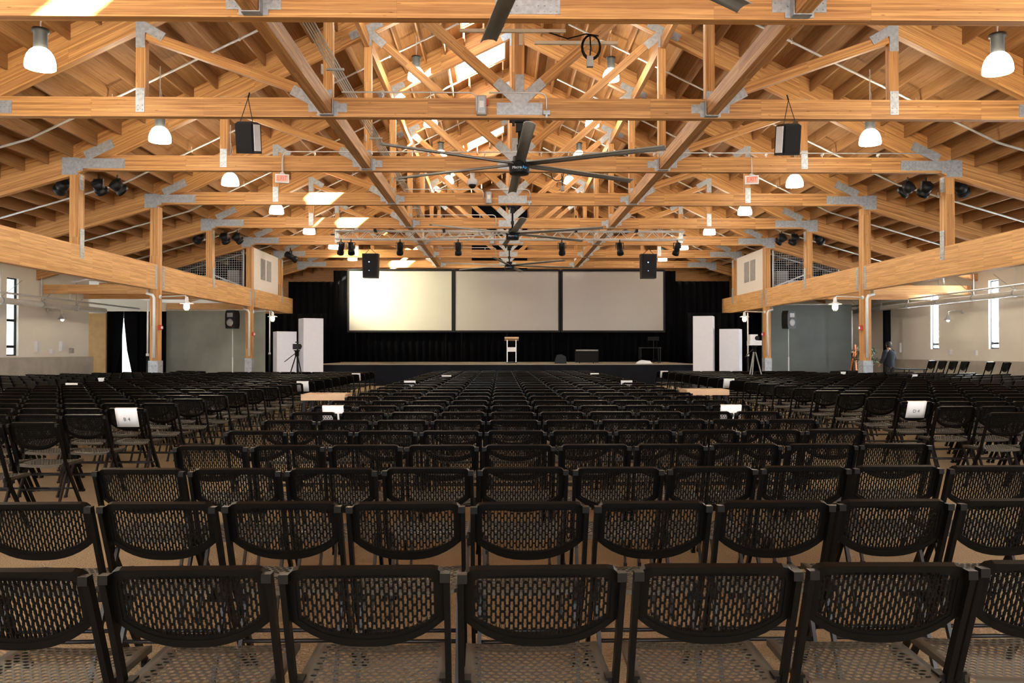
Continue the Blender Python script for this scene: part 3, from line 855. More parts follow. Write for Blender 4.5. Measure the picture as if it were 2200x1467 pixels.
# ------------------------------------------------------------------ ceiling fans
def fan_parts():
    t = thing('ceiling_fan', 'x', 'ceiling fan', (CX, TY(2) + .30, 5.2), 0, 'large six-bladed ceiling fans')
    MB().lathe([(.06, -.19), (.19, -.19), (.205, -.16), (.205, -.02), (.23, .0), (.23, .03), (.20, .05), (.13, .06), (.13, .16), (.05, .17)], (0, 0, 0), 24).build('motor_hub', M['black'], t)
    m = MB().tube([(0, 0, .15), (0, 0, .84)], .03, 8).box((0, -.10, .85), (.40, .12, .04)).box((-.12, -.16, .80), (.05, .05, .12)).box((.12, -.16, .80), (.05, .05, .12)).box((0, -.02, .74), (.14, .12, .16)).box((0, 0, .35), (.10, .08, .10))
    m.build('mount', M['black'], t)
    for k in range(6):
        a = R(-88 + 60 * k); ex = Vector((math.cos(a), math.sin(a), 0)); ey = Vector((-math.sin(a), math.cos(a), 0))
        m = MB(); secs = [(-.10, -.012), (-.06, .014), (0, .024), (.06, .016), (.10, -.010)]; L0, L1 = .20, 3.0; n = len(secs)
        for L in (L0, L1):
            for up in (.006, -.006):
                for (s_, z) in secs: m.v.append(tuple(ex * L + ey * (s_) + Vector((0, 0, .015 + z + up - s_ * .16))))
        for i in range(n - 1):
            m.face((i, i + 1, 2 * n + i + 1, 2 * n + i), None, True); m.face((n + i, 3 * n + i, 3 * n + i + 1, n + i + 1), None, True)
        m.face((0, 2 * n, 3 * n, n)); m.face((n - 1, 2 * n - 1, 4 * n - 1, 3 * n - 1))
        m.face([2 * n + i for i in range(n)] + [3 * n + i for i in range(n)][::-1]); m.face([i for i in range(n)][::-1] + [n + i for i in range(n)])
        m.build('blade', M['blade'], t)
    # maker's lettering round the hub
    for txt, off, mt in (('Macro', -.30, 'logow'), ('Air', .60, 'logob')):
        me = text_mesh(txt, .078 if txt == 'Macro' else .092, .001)
        me.materials.clear(); me.materials.append(M[mt])
        rr = .208
        for v in me.vertices:
            x, y, z = v.co
            ph = (x / rr) + off * .9
            v.co = (rr * math.sin(ph) + z * math.sin(ph), -(rr + z) * math.cos(ph), y - .09)
        o = bpy.data.objects.new('lettering', me); COL.objects.link(o); o.parent = t
    return t
fan = fan_parts()
fan['label'] = 'large grey six-bladed ceiling fan, its whole spread in view, under the second truss'
dup(fan, (CX, TY(4) + .30, 5.2), R(3), 'six-bladed ceiling fan under the fourth truss, in front of the lighting truss')
dup(fan, (CX, TY(6) + .30, 5.2), R(-14), 'farthest six-bladed ceiling fan, just above the middle screen')
dup(fan, (CX, TY(0) + .50, 5.2), R(8), 'nearest ceiling fan, only two blade tips showing at the top')

# ------------------------------------------------------------------ pendant lamps
def lamp_parts(hang):
    t = thing('pendant_lamp', 'x', 'lamp', (0, 0, 0), 0, 'bell-shaped pendant lamps')
    MB().lathe([(.235, 0), (.24, .02), (.235, .11), (.21, .20), (.165, .28), (.11, .33)], (0, 0, 0), 20, 'z', False).build('shade', M['lampshade'], t)
    MB().lathe([(.10, .31), (.112, .32), (.112, .60), (.14, .61), (.14, .66), (.04, .68)], (0, 0, 0), 16).build('ballast', M['ballast'], t)
    MB().lathe([(.01, .05), (.05, .08), (.05, .22), (.03, .34)], (0, 0, 0), 8).build('bulb', M['bulb'], t)
    MB().tube([(0, 0, .68), (0, 0, .68 + hang)], .012, 5).tube([(.0, 0, .72), (.05, 0, .95), (.02, 0, 1.2 if hang > 1 else .95)], .006, 4).build('hook', M['conduit'], t)
    return t
zo = 6.2; a_ = 8.1
l0 = lamp_parts(joist_b(8.1) - zo - .68)
l1 = lamp_parts(joist_b(2.8) - 9.25 - .68)
first = {id(l0): True, id(l1): True}
for proto, a, z, nm in ((l0, 8.1, zo, 'outer'), (l1, 2.8, 9.25, 'inner')):
    for sd, sn in ((-1, 'left'), (1, 'right')):
        for n in range(0 if nm == 'outer' else 2, 8):  # first outer pair is out of view, added to light the nearest truss
            y = (TY(n) + TY(n + 1)) / 2 + .09
            lb = 'glowing white bell lamp in the %s %s row, %s' % (sn, nm, bays[n])
            if first.get(id(proto)): proto.location = (CX + sd * a, y, z); proto['label'] = lb; first[id(proto)] = False
            else: dup(proto, (CX + sd * a, y, z), 0, lb)

# ------------------------------------------------------------------ sprinkler pipes and conduits
for n in range(1, 8):
    y = (TY(n) + TY(n + 1)) / 2 + .35
    for sd, sn in ((-1, 'left'), (1, 'right')):
        m = MB()
        m.tube([(CX + sd * 1.6, y, joist_b(1.6) - .1), (CX + sd * 11.2, y, joist_b(11.2) - .1), (CX + sd * (WX - .3), y, joist_b(WX - .3) - .1)], .028, 6)
        for a in (3.6, 6.4, 9.3, 12.4, 15.4):
            m.lathe([(.045, -.02), (.045, .02)], (CX + sd * a, y, joist_b(a) - .1), 6, 'x')
            m.tube([(CX + sd * a, y, joist_b(a) - .1), (CX + sd * a, y, joist_b(a) + .02)], .010, 4)
        tag(m.build('sprinkler_pipe', M['conduit']), 'sprinkler pipe following the %s roof slope, %s' % (sn, bays[n]), 'pipe', 'sprinkler pipes under the roof')
t = thing('conduit_bundle', 'bundle of steel conduits running beside the left lower purlin', 'conduit', (CX - YB + .30, 0, 6.62))
for k in range(5):
    MB().tube([(k * .045, 6.5, 0), (k * .045, TY(8), 0)], .014, 6).build('conduit', M['conduit'], t)
for n in range(1, 8):
    for f_ in (.2, .75):
        y = TY(n) + 4.87 * f_
        MB().box((.09, y, -.03), (.32, .04, .04)).box((-.15, y, -.03), (.03, .05, .18)).build('strut_clamp', M['steel'], t)
# runs of conduit along the truss faces
def arc_run(n, xa, xb, drop_a, drop_b, lb):
    m = MB(); z = CT + .10; y = TY(n) - .03
    pts = []
    def corner(x, s, dz):
        return [(x, y, z - dz), (x, y, z - .12), (x + s * .035, y, z - .035), (x + s * .12, y, z)]
    p = corner(xa, 1, drop_a) if drop_a else [(xa, y, z)]
    q = corner(xb, -1, drop_b)[::-1] if drop_b else [(xb, y, z)]
    m.tube(p + q, .016, 6)
    x = xa + .8
    while x < xb - .4:
        m.box((x, y + .04, z - .03), (.03, .16, .05)); m.box((x, y + .05, z - .07), (.02, .02, .1)); x += 1.45
    tag(m.build('conduit_run', M['conduit']), lb, 'conduit', 'conduit runs along the trusses')
arc_run(2, CX - 3.5, CX - .90 + .05, 0, .36, 'conduit along the second truss, bending down to the switch box')
arc_run(2, CX - .6, CX + .53, 0, .32, 'short conduit right of centre on the second truss')
arc_run(3, -5.56, CX + 10.9, .62, 0, 'long conduit along the third truss, feeding the exit signs')
arc_run(4, CX - 3.4, CX - .92, 0, .30, 'conduit along the fourth truss, bending down to the switch box')
arc_run(4, CX - .7, CX + .55, 0, .32, 'short conduit right of centre on the fourth truss')
arc_run(5, CX - 3.4, CX - .55, 0, .42, 'conduit along the fifth truss, ending left of the centre plate')
arc_run(6, CX - 3.4, CX - .6, 0, .42, 'conduit along the sixth truss')
arc_run(7, CX - 3.4, CX - .6, 0, .42, 'conduit along the seventh truss')
for n, nm in ((2, 'second'), (4, 'fourth'), (6, 'sixth')):
    t = thing('disconnect_switch', 'grey switch box left of centre on the %s truss' % nm, 'switch box', (CX - .75, TY(n) - .05, 6.10))
    MB().box((0, 0, .19), (.19, .10, .38)).build('enclosure', M['grille'], t)
    MB().box((0, -.054, .19), (.14, .012, .32)).build('door', M['steel'], t)
    MB().box((0, -.064, .20), (.09, .006, .13)).build('sticker', M['paper'], t)
    MB().box((.11, -.03, .24), (.03, .05, .12)).build('handle', M['red'], t)
    t = thing('junction_box', 'small grey junction box right of centre on the %s truss' % nm, 'junction box', (CX + .53, TY(n) - .04, 6.10))
    MB().box((0, 0, .05), (.13, .07, .08)).box((0, 0, -.02), (.04, .04, .06)).build('body', M['steel'], t)

# bracket with coiled cables hanging beyond the nearest truss
t = thing('cable_bracket', 'pale strut bracket with a coiled black cable and socket box', 'bracket', (CX + .1, 13.2, 6.47))
MB().box((-.28, 0, .12), (1.7, .05, .05)).box((.75, .1, -.03), (1.35, .05, .05)).box((-.15, 0, -.02), (.06, .04, .18)).build('strut', M['pipe'], t)
m = MB()
for q in range(3):
    pts = [(.98 + (.135 + .01 * q) * math.cos(a * math.pi / 9), q * .015, -.13 + (.18 + .012 * q) * math.sin(a * math.pi / 9)) for a in range(19)]
    m.tube(pts, .010, 5, False)
m.tube([(.3, 0, .1), (.6, 0, .0), (.9, 0, .08), (1.1, 0, .05)], .012, 5)
m.tube([(.96, 0, .05), (.97, -.02, -.15), (.96, 0, -.30)], .014, 5)
m.build('coiled_cable', M['black'], t)
MB().box((.96, 0, -.37), (.10, .08, .17)).build('socket_box', M['grille'], t)
t = thing('cable_bracket', 'strut bracket with coiled cable beyond the third truss', 'bracket', (CX + .2, 22.6, 6.52))
MB().box((-.1, 0, -.02), (1.1, .05, .04)).box((.55, .05, -.1), (.9, .05, .04)).build('strut', M['pipe'], t)
m = MB()
for q in range(3): m.tube([(.98 + .17 * math.cos(a * math.pi / 8), q * .015, -.20 + .19 * math.sin(a * math.pi / 8)) for a in range(17)], .010, 5, False)
m.tube([(1.1, 0, -.2), (1.12, 0, -.55)], .012, 5); m.build('coiled_cable', M['black'], t)
MB().box((1.12, 0, -.60), (.10, .08, .13)).build('socket_box', M['grille'], t)
t = thing('dome_camera', 'white dome security camera hanging just beyond the third truss', 'camera', (-.75, TY(3) + .6, 5.75))
MB().lathe([(.02, .42), (.06, .42), (.06, .26), (.13, .22), (.13, .10), (.10, .09)], (0, 0, 0), 14).build('housing', M['white'], t)
MB().lathe([(.10, .10), (.095, .04), (.05, 0), (.01, -.01)], (0, 0, 0), 12).build('dome', M['black'], t)
MB().tube([(0, 0, .40), (0, -.3, .46)], .02, 6).build('bracket', M['conduit'], t)

# exit signs
for (x, yaw, lb, hx) in ((-5.56, -14, 'red and white exit sign hanging from the third truss, left', 0), (6.43, 14, 'red and white exit sign hanging from the third truss, right', 0)):
    t = thing('exit_sign', lb, 'exit sign', (x, TY(3) - .10, 5.72), R(-yaw))
    MB().box((0, 0, .12), (.34, .07, .22)).build('housing', M['white'], t)
    MB().box((0, -.037, .12), (.29, .006, .17)).build('face', M['exitface'], t)
    me = text_mesh('EXIT', .17, .002); me.materials.clear(); me.materials.append(M['exit'])
    o = bpy.data.objects.new('lettering', me); COL.objects.link(o); o.parent = t; o.location = (.0, -.044, .12); o.rotation_euler = (R(90), 0, 0); o.scale = (.72, 1, 1)
    MB().tube([(0, 0, .23), (0, 0, .72)], .014, 6).lathe([(.08, .23), (.06, .27), (.03, .29)], (0, 0, 0), 10).build('stem', M['conduit'], t)

# ------------------------------------------------------------------ pipes and fittings on the side walls
for sd, sn in ((-1, 'left'), (1, 'right')):
    x = CX + sd * (WX - .9); z = 3.12 if sd < 0 else 3.38
    y1 = 34.3 if sd < 0 else 41
    t = thing('wall_duct', 'long round metal pipe along the top of the %s wall' % sn, 'pipe', (x, 0, z))
    MB().tube([(0, 16, 0), (0, y1, 0)], .11, 10).build('main_pipe', M['pipe'], t)
    MB().tube([(-sd * .1, 16, .25), (-sd * .1, y1 + 3, .25)], .035, 6).build('upper_pipe', M['conduit'], t)
    y = 20
    while y < y1:
        m = MB(); m.tube([(0, y, .1), (0, y, 1.0)], .012, 4); m.tube([(0, y, .1), (0, y + 1.2, .75)], .012, 4); m.lathe([(.125, -.03), (.125, .03)], (0, y, 0), 10, 'y'); y += 2.4
        m.build('hanger', M['steel'], t)
    m = MB().tube([(0, 31.5, .3), (-sd * .1, 31.5, .95), (-sd * 1.6, 31.5, 1.25)], .05, 8); m.build('branch_pipe', M['pipe'], t)
def gooseneck(x, y, z, sd, lb):
    t = thing('wall_lamp', lb, 'lamp', (x, y, z))
    MB().lathe([(.02, 0), (.09, .0), (.09, .05), (.03, .06)], (-sd * .03, 0, 0), 10, 'x').tube([(0, 0, 0), (-sd * .35, 0, .06), (-sd * .55, 0, .0), (-sd * .58, 0, -.15)], .022, 6).build('arm', M['conduit'], t)
    MB().lathe([(.04, -.12), (.06, -.2), (.15, -.32), (.16, -.34)], (-sd * .58, 0, 0), 12, 'z', False).build('shade', M['grille'], t)
    MB().lathe([(.03, -.27), (.06, -.33), (.05, -.38), (.01, -.40)], (-sd * .58, 0, 0), 8).build('bulb', M['bulb'], t)
gooseneck(CX - WX, 31.6, 3.0, -1, 'gooseneck lamp on the left white wall')
gooseneck(CX + WX, 31.9, 3.0, 1, 'gooseneck lamp on the right wall between the two slit windows')
for (y, z, a, b, lb) in ((30.9, 1.62, .28, .40, 'white paper-towel dispenser on the left wall, nearest the window'), (32.6, 1.65, .24, .38, 'second white dispenser on the left wall'),
                         (31.9, 1.45, .22, .18, 'small grey soap dispenser on the left wall'), (33.3, 1.48, .16, .2, 'small dark alarm box on the left wall')):
    o = MB().box((0, 0, 0), (.12, a, b)).build('wall_dispenser', M['grille'] if 'dark' in lb else M['white'], None, (CX - WX + .06, y, z)); tag(o, lb, 'dispenser')
for (y, z, a, b, lb) in ((37.0, 1.62, .3, .42, 'white box on the right wall beside the far slit window'), (32.8, 1.42, .2, .2, 'small white switch plate below the right wall lamp'), (31.0, 1.40, .2, .2, 'small grey switch plate left of the near slit window')):
    o = MB().box((0, 0, 0), (.08, a, b)).build('wall_box', M['white'], None, (CX + WX - .04, y, z)); tag(o, lb, 'wall box')

# ------------------------------------------------------------------ tripods, stands, small floor items
def tripod(x, y, hz, lb, white=False, feet=.45):
    t = thing('tripod_camera', lb, 'camera', (x, y, 0))
    for a in (R(90), R(215), R(325)):
        MB().tube([(.03 * math.cos(a), .03 * math.sin(a), hz - .22), (feet * math.cos(a), feet * math.sin(a), .02)], .018, 6).build('leg', M['black'] if not white else M['grille'], t)
    MB().lathe([(.05, hz - .25), (.06, hz - .22), (.06, hz - .10), (.09, hz - .09), (.09, hz - .06)], (0, 0, 0), 10).tube([(0, 0, hz - .12), (-.32, -.15, hz - .40)], .012, 5).build('head', M['black'], t)
    m = MB()
    if white:
        m.box((0, 0, hz + .02), (.36, .26, .14)); m.box((-.04, 0, hz + .16), (.22, .22, .22)); m.build('camera_body', M['white'], t)
        MB().lathe([(.06, 0), (.07, .04), (.05, .05)], (.05, -.15, hz + .16), 10, 'y').build('lens', M['black'], t)
    else:
        m.box((0, 0, hz + .04), (.16, .34, .16)); m.lathe([(.06, -.10), (.065, .12), (.05, .13)], (0, .24, hz + .05), 10, 'y'); m.box((0, .02, hz + .17), (.05, .22, .03)); m.build('camera_body', M['black'], t)
tripod(-5.95, 24.2, 1.55, 'black video camera on a tripod among the left chairs')
tripod(7.45, 24.2, 1.68, 'white remote camera on a tripod among the right chairs', True, .40)
def stand_speaker(x, y, zb, rz, lb):
    t = thing('speaker_on_pole', lb, 'speaker', (x, y, 0), rz)
    MB().tube([(0, 0, .02), (0, 0, 1.2)], .025, 8).tube([(0, 0, 1.2), (0, 0, zb + .05)], .017, 8).build('pole', M['conduit'], t)
    MB().lathe([(.30, 0), (.30, .03), (.04, .05)], (0, 0, 0), 14).build('base', M['black'], t)
    MB().prism([(-.21, 0), (.21, 0), (.24, .18), (.24, .62), (.19, .78), (-.19, .78), (-.24, .62), (-.24, .18)], lambda a, b, d: (a, d - .2, zb + b), .36).build('cabinet', M['black'], t)
    MB().lathe([(.15, 0), (.16, -.015), (.10, -.005)], (0, -.2, zb + .26), 16, 'y').box((0, -.21, zb + .58), (.26, .02, .18)).build('driver', M['grille'], t)
    MB().box((.08, -.215, zb + .10), (.02, .01, .02)).build('indicator', M['exit'], t)
stand_speaker(-11.5, 35.6, 2.43, R(-15), 'black speaker on a pole in front of the left grey backdrop')
stand_speaker(12.45, 35.6, 2.43, R(25), 'black speaker on a pole in front of the right grey backdrop')
for (x, y, z, lb, mt) in ((-11.3, 26.6, 3.1, 'tall thin lighting pole beside the near left post', 'pipe'), (-9.75, 35.0, 3.15, 'tall thin pole between far left post and short white pillar', 'pipe'),
                          (9.9, 33.0, 3.0, 'tall pale pole just right of the short right pillar', 'pipe'), (15.9, 37.2, 3.3, 'pale upright pole at the right edge of the dark backdrop', 'pipe')):
    t = thing('upright_pole', lb, 'pole', (x, y, 0))
    MB().tube([(0, 0, .03), (0, 0, z * .42)], .035, 8).build('lower_tube', M['black'], t)
    MB().tube([(0, 0, z * .42), (0, 0, z)], .028, 8).lathe([(.05, z * .42), (.05, z * .42 + .08)], (0, 0, 0), 8).build('upper_tube', M[mt], t)
    MB().box((0, 0, .015), (.5, .5, .03)).build('base', M['black'], t)
o = tag(MB().tube([(0, 0, 0), (0, 0, 3.4)], .16, 10).build('wrapped_post', M['drape'], None, (17.2, 36.6, 0)), 'dark wrapped post rising behind the standing person', 'post')
t = thing('step_ladder', 'orange step ladder leaning behind the near right post', 'ladder', (15.85, 36.4, 0))
for s2 in (-1, 1):
    MB().beam((s2 * .28, -.45, 0), (s2 * .16, 0, 1.75), .04, .07).build('rail', M['orange'], t)
    MB().beam((s2 * .28, .45, 0), (s2 * .16, 0.02, 1.72), .04, .05).build('rear_rail', M['orange'], t)
for q in range(5): MB().box((0, -.45 + .09 * (q + 1), .32 * (q + 1)), (.46 - .03 * q, .08, .025)).build('step', M['conduit'], t)
# potted plant
t = thing('potted_plant', 'bushy potted plant behind the near right post', 'plant', (15.2, 34.3, 0))
MB().lathe([(.18, 0), (.24, .45), (.26, .45), (.26, .5), (.2, .5)], (0, 0, 0), 14).build('pot', M['grille'], t)
m = MB()
for q in range(5): m.tube([(0, 0, .4), (.1 * math.cos(q * 1.3), .1 * math.sin(q * 1.3), 1.1)], .012, 4)
m.build('stem', M['woodpanel'], t)
m = MB()
for q in range(420):
    a = random.uniform(0, 6.28); e = random.uniform(-.9, 1.3); r_ = random.uniform(.15, .55)
    c = Vector((r_ * math.cos(a) * math.cos(e), r_ * math.sin(a) * math.cos(e), 1.25 + r_ * math.sin(e) * .95))
    d = Vector((random.gauss(0, 1), random.gauss(0, 1), random.gauss(0, .6))).normalized(); u = d.orthogonal().normalized()
    n = len(m.v)
    for (i, j) in ((-.09, 0), (0, .028), (.09, 0), (0, -.028)): m.v.append(tuple(c + d * i + u * j))
    m.face((n, n + 1, n + 2, n + 3))
tag(m.build('foliage', M['leaf'], t), None, None)

# plywood topped cases in the aisles
for (x, y, w_, lb) in ((-2.98, 14.2, .74, 'plywood-topped table in the left aisle'), (3.90, 15.8, .80, 'plywood-topped table in the right aisle')):
    t = thing('aisle_table', lb, 'table', (x, y, 0))
    MB().box((0, 0, .68), (w_, .6, .10)).build('top', M['plywood'], t)
    for sx in (-1, 1):
        for sy in (-1, 1): MB().box((sx * (w_ / 2 - .05), sy * .26, .315), (.05, .05, .63)).build('leg', M['black'], t)
    MB().box((0, 0, .22), (w_ - .1, .5, .04)).build('shelf', M['black'], t)
    MB().box((0, -.1, .36), (.48, .4, .24)).build('equipment_case', M['black'], t)

# ------------------------------------------------------------------ standing person seen from behind
def person(x, y, rz):
    t = thing('person', 'person in dark navy top seen from behind near the right wall', 'person', (x, y, 0), rz)
    me = bpy.data.meshes.new('body')
    J = [((0, 0, .95), .155), ((0, 0, 1.12), .135), ((0, -.01, 1.32), .17), ((0, .0, 1.46), .10), ((0, .02, 1.54), .055), ((0, .03, 1.64), .088), ((0, .03, 1.72), .08),
         ((-.20, 0, 1.42), .065), ((-.30, .02, 1.16), .052), ((-.27, .18, .98), .038), ((.20, 0, 1.42), .065), ((.31, .02, 1.16), .052), ((.30, .16, .97), .038),
         ((-.10, 0, .85), .10), ((-.12, .02, .48), .068), ((-.12, -.02, .10), .045), ((-.12, .12, .04), .04),
         ((.10, 0, .85), .10), ((.13, .03, .48), .068), ((.14, 0, .10), .045), ((.15, .14, .04), .04)]
    E = [(0, 1), (1, 2), (2, 3), (3, 4), (4, 5), (5, 6), (3, 7), (7, 8), (8, 9), (3, 10), (10, 11), (11, 12), (0, 13), (13, 14), (14, 15), (15, 16), (0, 17), (17, 18), (18, 19), (19, 20)]
    base = len(J)
    J = list(J)
    for (h, s_) in ((9, -1), (12, 1)):
        hx, hy, hz = J[h][0]
        for fi, dx in enumerate((-.028, -.010, .010, .028)):
            L = (.07, .085, .08, .06)[fi]
            J.append(((hx + dx, hy + .05, hz - .05), .013)); E.append((h, len(J) - 1))
            J.append(((hx + dx * 1.1, hy + .05 + L * .5, hz - .05 - L * .8), .009)); E.append((len(J) - 2, len(J) - 1))
        J.append(((hx - s_ * .045, hy + .04, hz - .03), .012)); E.append((h, len(J) - 1))
        J.append(((hx - s_ * .06, hy + .08, hz - .06), .010)); E.append((len(J) - 2, len(J) - 1))
    me.from_pydata([j[0] for j in J], E, [])
    o = bpy.data.objects.new('body', me); COL.objects.link(o); o.parent = t
    sk = o.modifiers.new('skin', 'SKIN'); o.modifiers.new('sub', 'SUBSURF').levels = 2
    o.modifiers['sub'].render_levels = 2
    for i, v in enumerate(me.skin_vertices[0].data):
        v.radius = (J[i][1], J[i][1]); v.use_root = (i == 0)
    me.materials.append(M['skin'])
    sk.use_smooth_shade = True
    # clothing and hair follow the body
    MB().lathe([(.18, .86), (.20, .92), (.19, 1.1), (.225, 1.3), (.215, 1.42), (.11, 1.50), (.075, 1.53)], (0, 0, 0), 18, 'z', False).build('shirt', M['navy'], t)
    m = MB()
    for s_ in (-1, 1): m.tube([(s_ * .13, 0, 1.43), (s_ * .215, 0, 1.41), (s_ * .305, .02, 1.16), (s_ * .29, .14, 1.02)], .07, 10, True, [.10, .10, .078, .058])
    m.build('sleeve', M['navy'], t)
    m = MB()
    for s_ in (-1, 1): m.tube([(s_ * .09, 0, .95), (s_ * .10, 0, .82), (s_ * .125, .02, .48), (s_ * .13, -.01, .08)], .1, 10, True, [.125, .12, .085, .068])
    m.build('trousers', M['black'], t)
    MB().lathe([(.07, 1.60), (.105, 1.64), (.112, 1.71), (.095, 1.79), (.05, 1.825), (.005, 1.83)], (0, .015, 0), 14).build('hair', M['hair'], t)
    m = MB()
    m.lathe([(.0, 0), (.018, .02), (.0, .05)], (0, .125, 1.66), 6); m.box((0, .118, 1.615), (.05, .01, .012))
    for s_ in (-1, 1): m.box((s_ * .03, .115, 1.70), (.02, .012, .01)); m.lathe([(.008, -.03), (.02, 0), (.008, .03)], (s_ * .1, .03, 1.67), 6)
    m.build('face', M['skin'], t)
person(14.65, 31.0, R(25))

# ------------------------------------------------------------------ the folding chair
BW = .455; TILT = R(19)
def back_pt(x, t, dep=0.0):
    """point on the backrest: x across, t up the panel (0 at its lowest), dep forward"""
    yb = .115 - t * math.sin(TILT); zb = .575 + t * math.cos(TILT)
    yb += -.022 * (1 - (x / .2275) ** 2) + .0
    return (x, yb + dep * math.cos(TILT), zb + dep * math.sin(TILT))
BH = .262
def bottom_t(x): return .086 * min(1, abs(x) / .2275) ** 2.5
def outline(inset, n=14):
    hw = BW / 2 - inset; rc = max(.012, .035 - inset * .6)
    pts = []
    for i in range(n + 1):
        x = -hw + 2 * hw * i / n; pts.append((x, bottom_t(x) + inset * 1.15))
    top = BH - inset
    for k in range(4): a = k * math.pi / 6; pts.append((hw - rc + rc * math.cos(a), top - rc + rc * math.sin(a)))
    for k in range(4): a = math.pi / 2 + k * math.pi / 6; pts.append((-hw + rc + rc * math.cos(a), top - rc + rc * math.sin(a)))
    return pts
def rim(m, a, b, d0, d1):
    n = len(m.v); k = len(a)
    for loop, d in ((a, d0), (b, d0), (b, d1), (a, d1)):
        for p in loop: m.v.append(back_pt(p[0], p[1], d))
    for i in range(k):
        j = (i + 1) % k
        for r_ in range(4):
            q = ((r_ + 1) % 4)
            m.face((n + r_ * k + i, n + r_ * k + j, n + q * k + j, n + q * k + i), None, False)
def ring_cell(m, fn, x0, x1, z0, z1, hole, th):
    """rectangular cell with a hole polygon (list of points, counter-clockwise starting lower-left)"""
    k = len(hole); cx, cz = (x0 + x1) / 2, (z0 + z1) / 2
    outer = []
    for (hx, hz) in hole:
        dx, dz = hx - cx, hz - cz
        sx = (x1 - x0) / 2 / abs(dx) if abs(dx) > 1e-9 else 1e9
        sz = (z1 - z0) / 2 / abs(dz) if abs(dz) > 1e-9 else 1e9
        s_ = min(sx, sz); outer.append((cx + dx * s_, cz + dz * s_))
    n = len(m.v)
    for d in (0, th):
        for p in outer: m.v.append(fn(p[0], p[1], d))
        for p in hole: m.v.append(fn(p[0], p[1], d))
    for i in range(k):
        j = (i + 1) % k
        m.face((n + i, n + j, n + k + j, n + k + i)); m.face((n + 2 * k + i, n + 3 * k + i, n + 3 * k + j, n + 2 * k + j))
        m.face((n + k + i, n + k + j, n + 3 * k + j, n + 3 * k + i))
        (ax, az), (bx, bz) = outer[i], outer[j]
        sideA = abs(abs(ax - cx) - (x1 - x0) / 2) < 1e-7; sideB = abs(abs(bx - cx) - (x1 - x0) / 2) < 1e-7
        if sideA != sideB:                       # fill the corner of the cell
            px2, pz2 = (ax, bz) if sideA else (bx, az)
            q = len(m.v); m.v.append(fn(px2, pz2, 0)); m.v.append(fn(px2, pz2, th))
            m.face((n + i, q, n + j)); m.face((n + 2 * k + j, q + 1, n + 2 * k + i))
def cell_hole(cx, cz, hw, hh, bw, bh):
    # dogbone slot; corners of the cell are included through the shape's own corners
    return [(cx - hw, cz - hh), (cx + hw, cz - hh), (cx + hw, cz - bh), (cx + bw, cz - bh * .6), (cx + bw, cz + bh * .6), (cx + hw, cz + bh), (cx + hw, cz + hh), (cx - hw, cz + hh), (cx - hw, cz + bh), (cx - bw, cz + bh * .6), (cx - bw, cz - bh * .6), (cx - hw, cz - bh)]
def quad_cell(m, fn, x0, x1, z0, z1, th):
    n = len(m.v)
    for d in (0, th):
        for p in ((x0, z0), (x1, z0), (x1, z1), (x0, z1)): m.v.append(fn(p[0], p[1], d))
    m.face((n, n + 1, n + 2, n + 3)); m.face((n + 7, n + 6, n + 5, n + 4))
def make_back():
    m = MB()
    rim(m, outline(0), outline(.022), -.006, .016)
    rim(m, outline(.018), outline(.032), -.002, .010)
    # perforated web: columns of slots, alternate columns shifted half a period
    ncol = 30; x0 = -BW / 2 + .028; pw = (BW - .056) / ncol; per = .040
    for c in range(ncol):
        xa = x0 + c * pw; xb = xa + pw; xc = (xa + xb) / 2
        lo = bottom_t(xc) + .024; hi = BH - .026
        z = hi - (per / 2 if c % 2 else 0)
        if c % 2:   # a short slot at the top of the shifted columns
            ring_cell(m, back_pt, xa, xb, hi - per / 2, hi, [(xc - pw * .27, hi - per / 2 + .0035), (xc + pw * .27, hi - per / 2 + .0035), (xc + pw * .27, hi - .001), (xc - pw * .27, hi - .001)], .006)
        while z > lo:
            za = z - per
            if za >= lo:
                ring_cell(m, back_pt, xa, xb, za, z, cell_hole(xc, (za + z) / 2, pw * .27, per / 2 - .0028, pw * .37, per * .13), .006)
            elif z - lo > .012:
                ring_cell(m, back_pt, xa, xb, lo, z, [(xc - pw * .27, lo + .002), (xc + pw * .27, lo + .002), (xc + pw * .27, z - .0025), (xc - pw * .27, z - .0025)], .006)
            else: quad_cell(m, back_pt, xa, xb, lo, z, .006)
            z = za
    return m
SW = .452; SY0, SY1 = .125, .505; SZ = .445
def seat_pt(x, y, d=0.0):
    f = max(0.0, (y - (SY1 - .05)) / .05); bk = max(0.0, (SY0 + .03 - y) / .03)
    dish = .010 * (1 - (x / .226) ** 2)
    return (x * (1 if y > SY0 + .06 else .90 + .10 * (y - SY0) / .06), y, SZ - dish - .012 * f * f - .006 * bk + .02 * (y - SY0) - d)
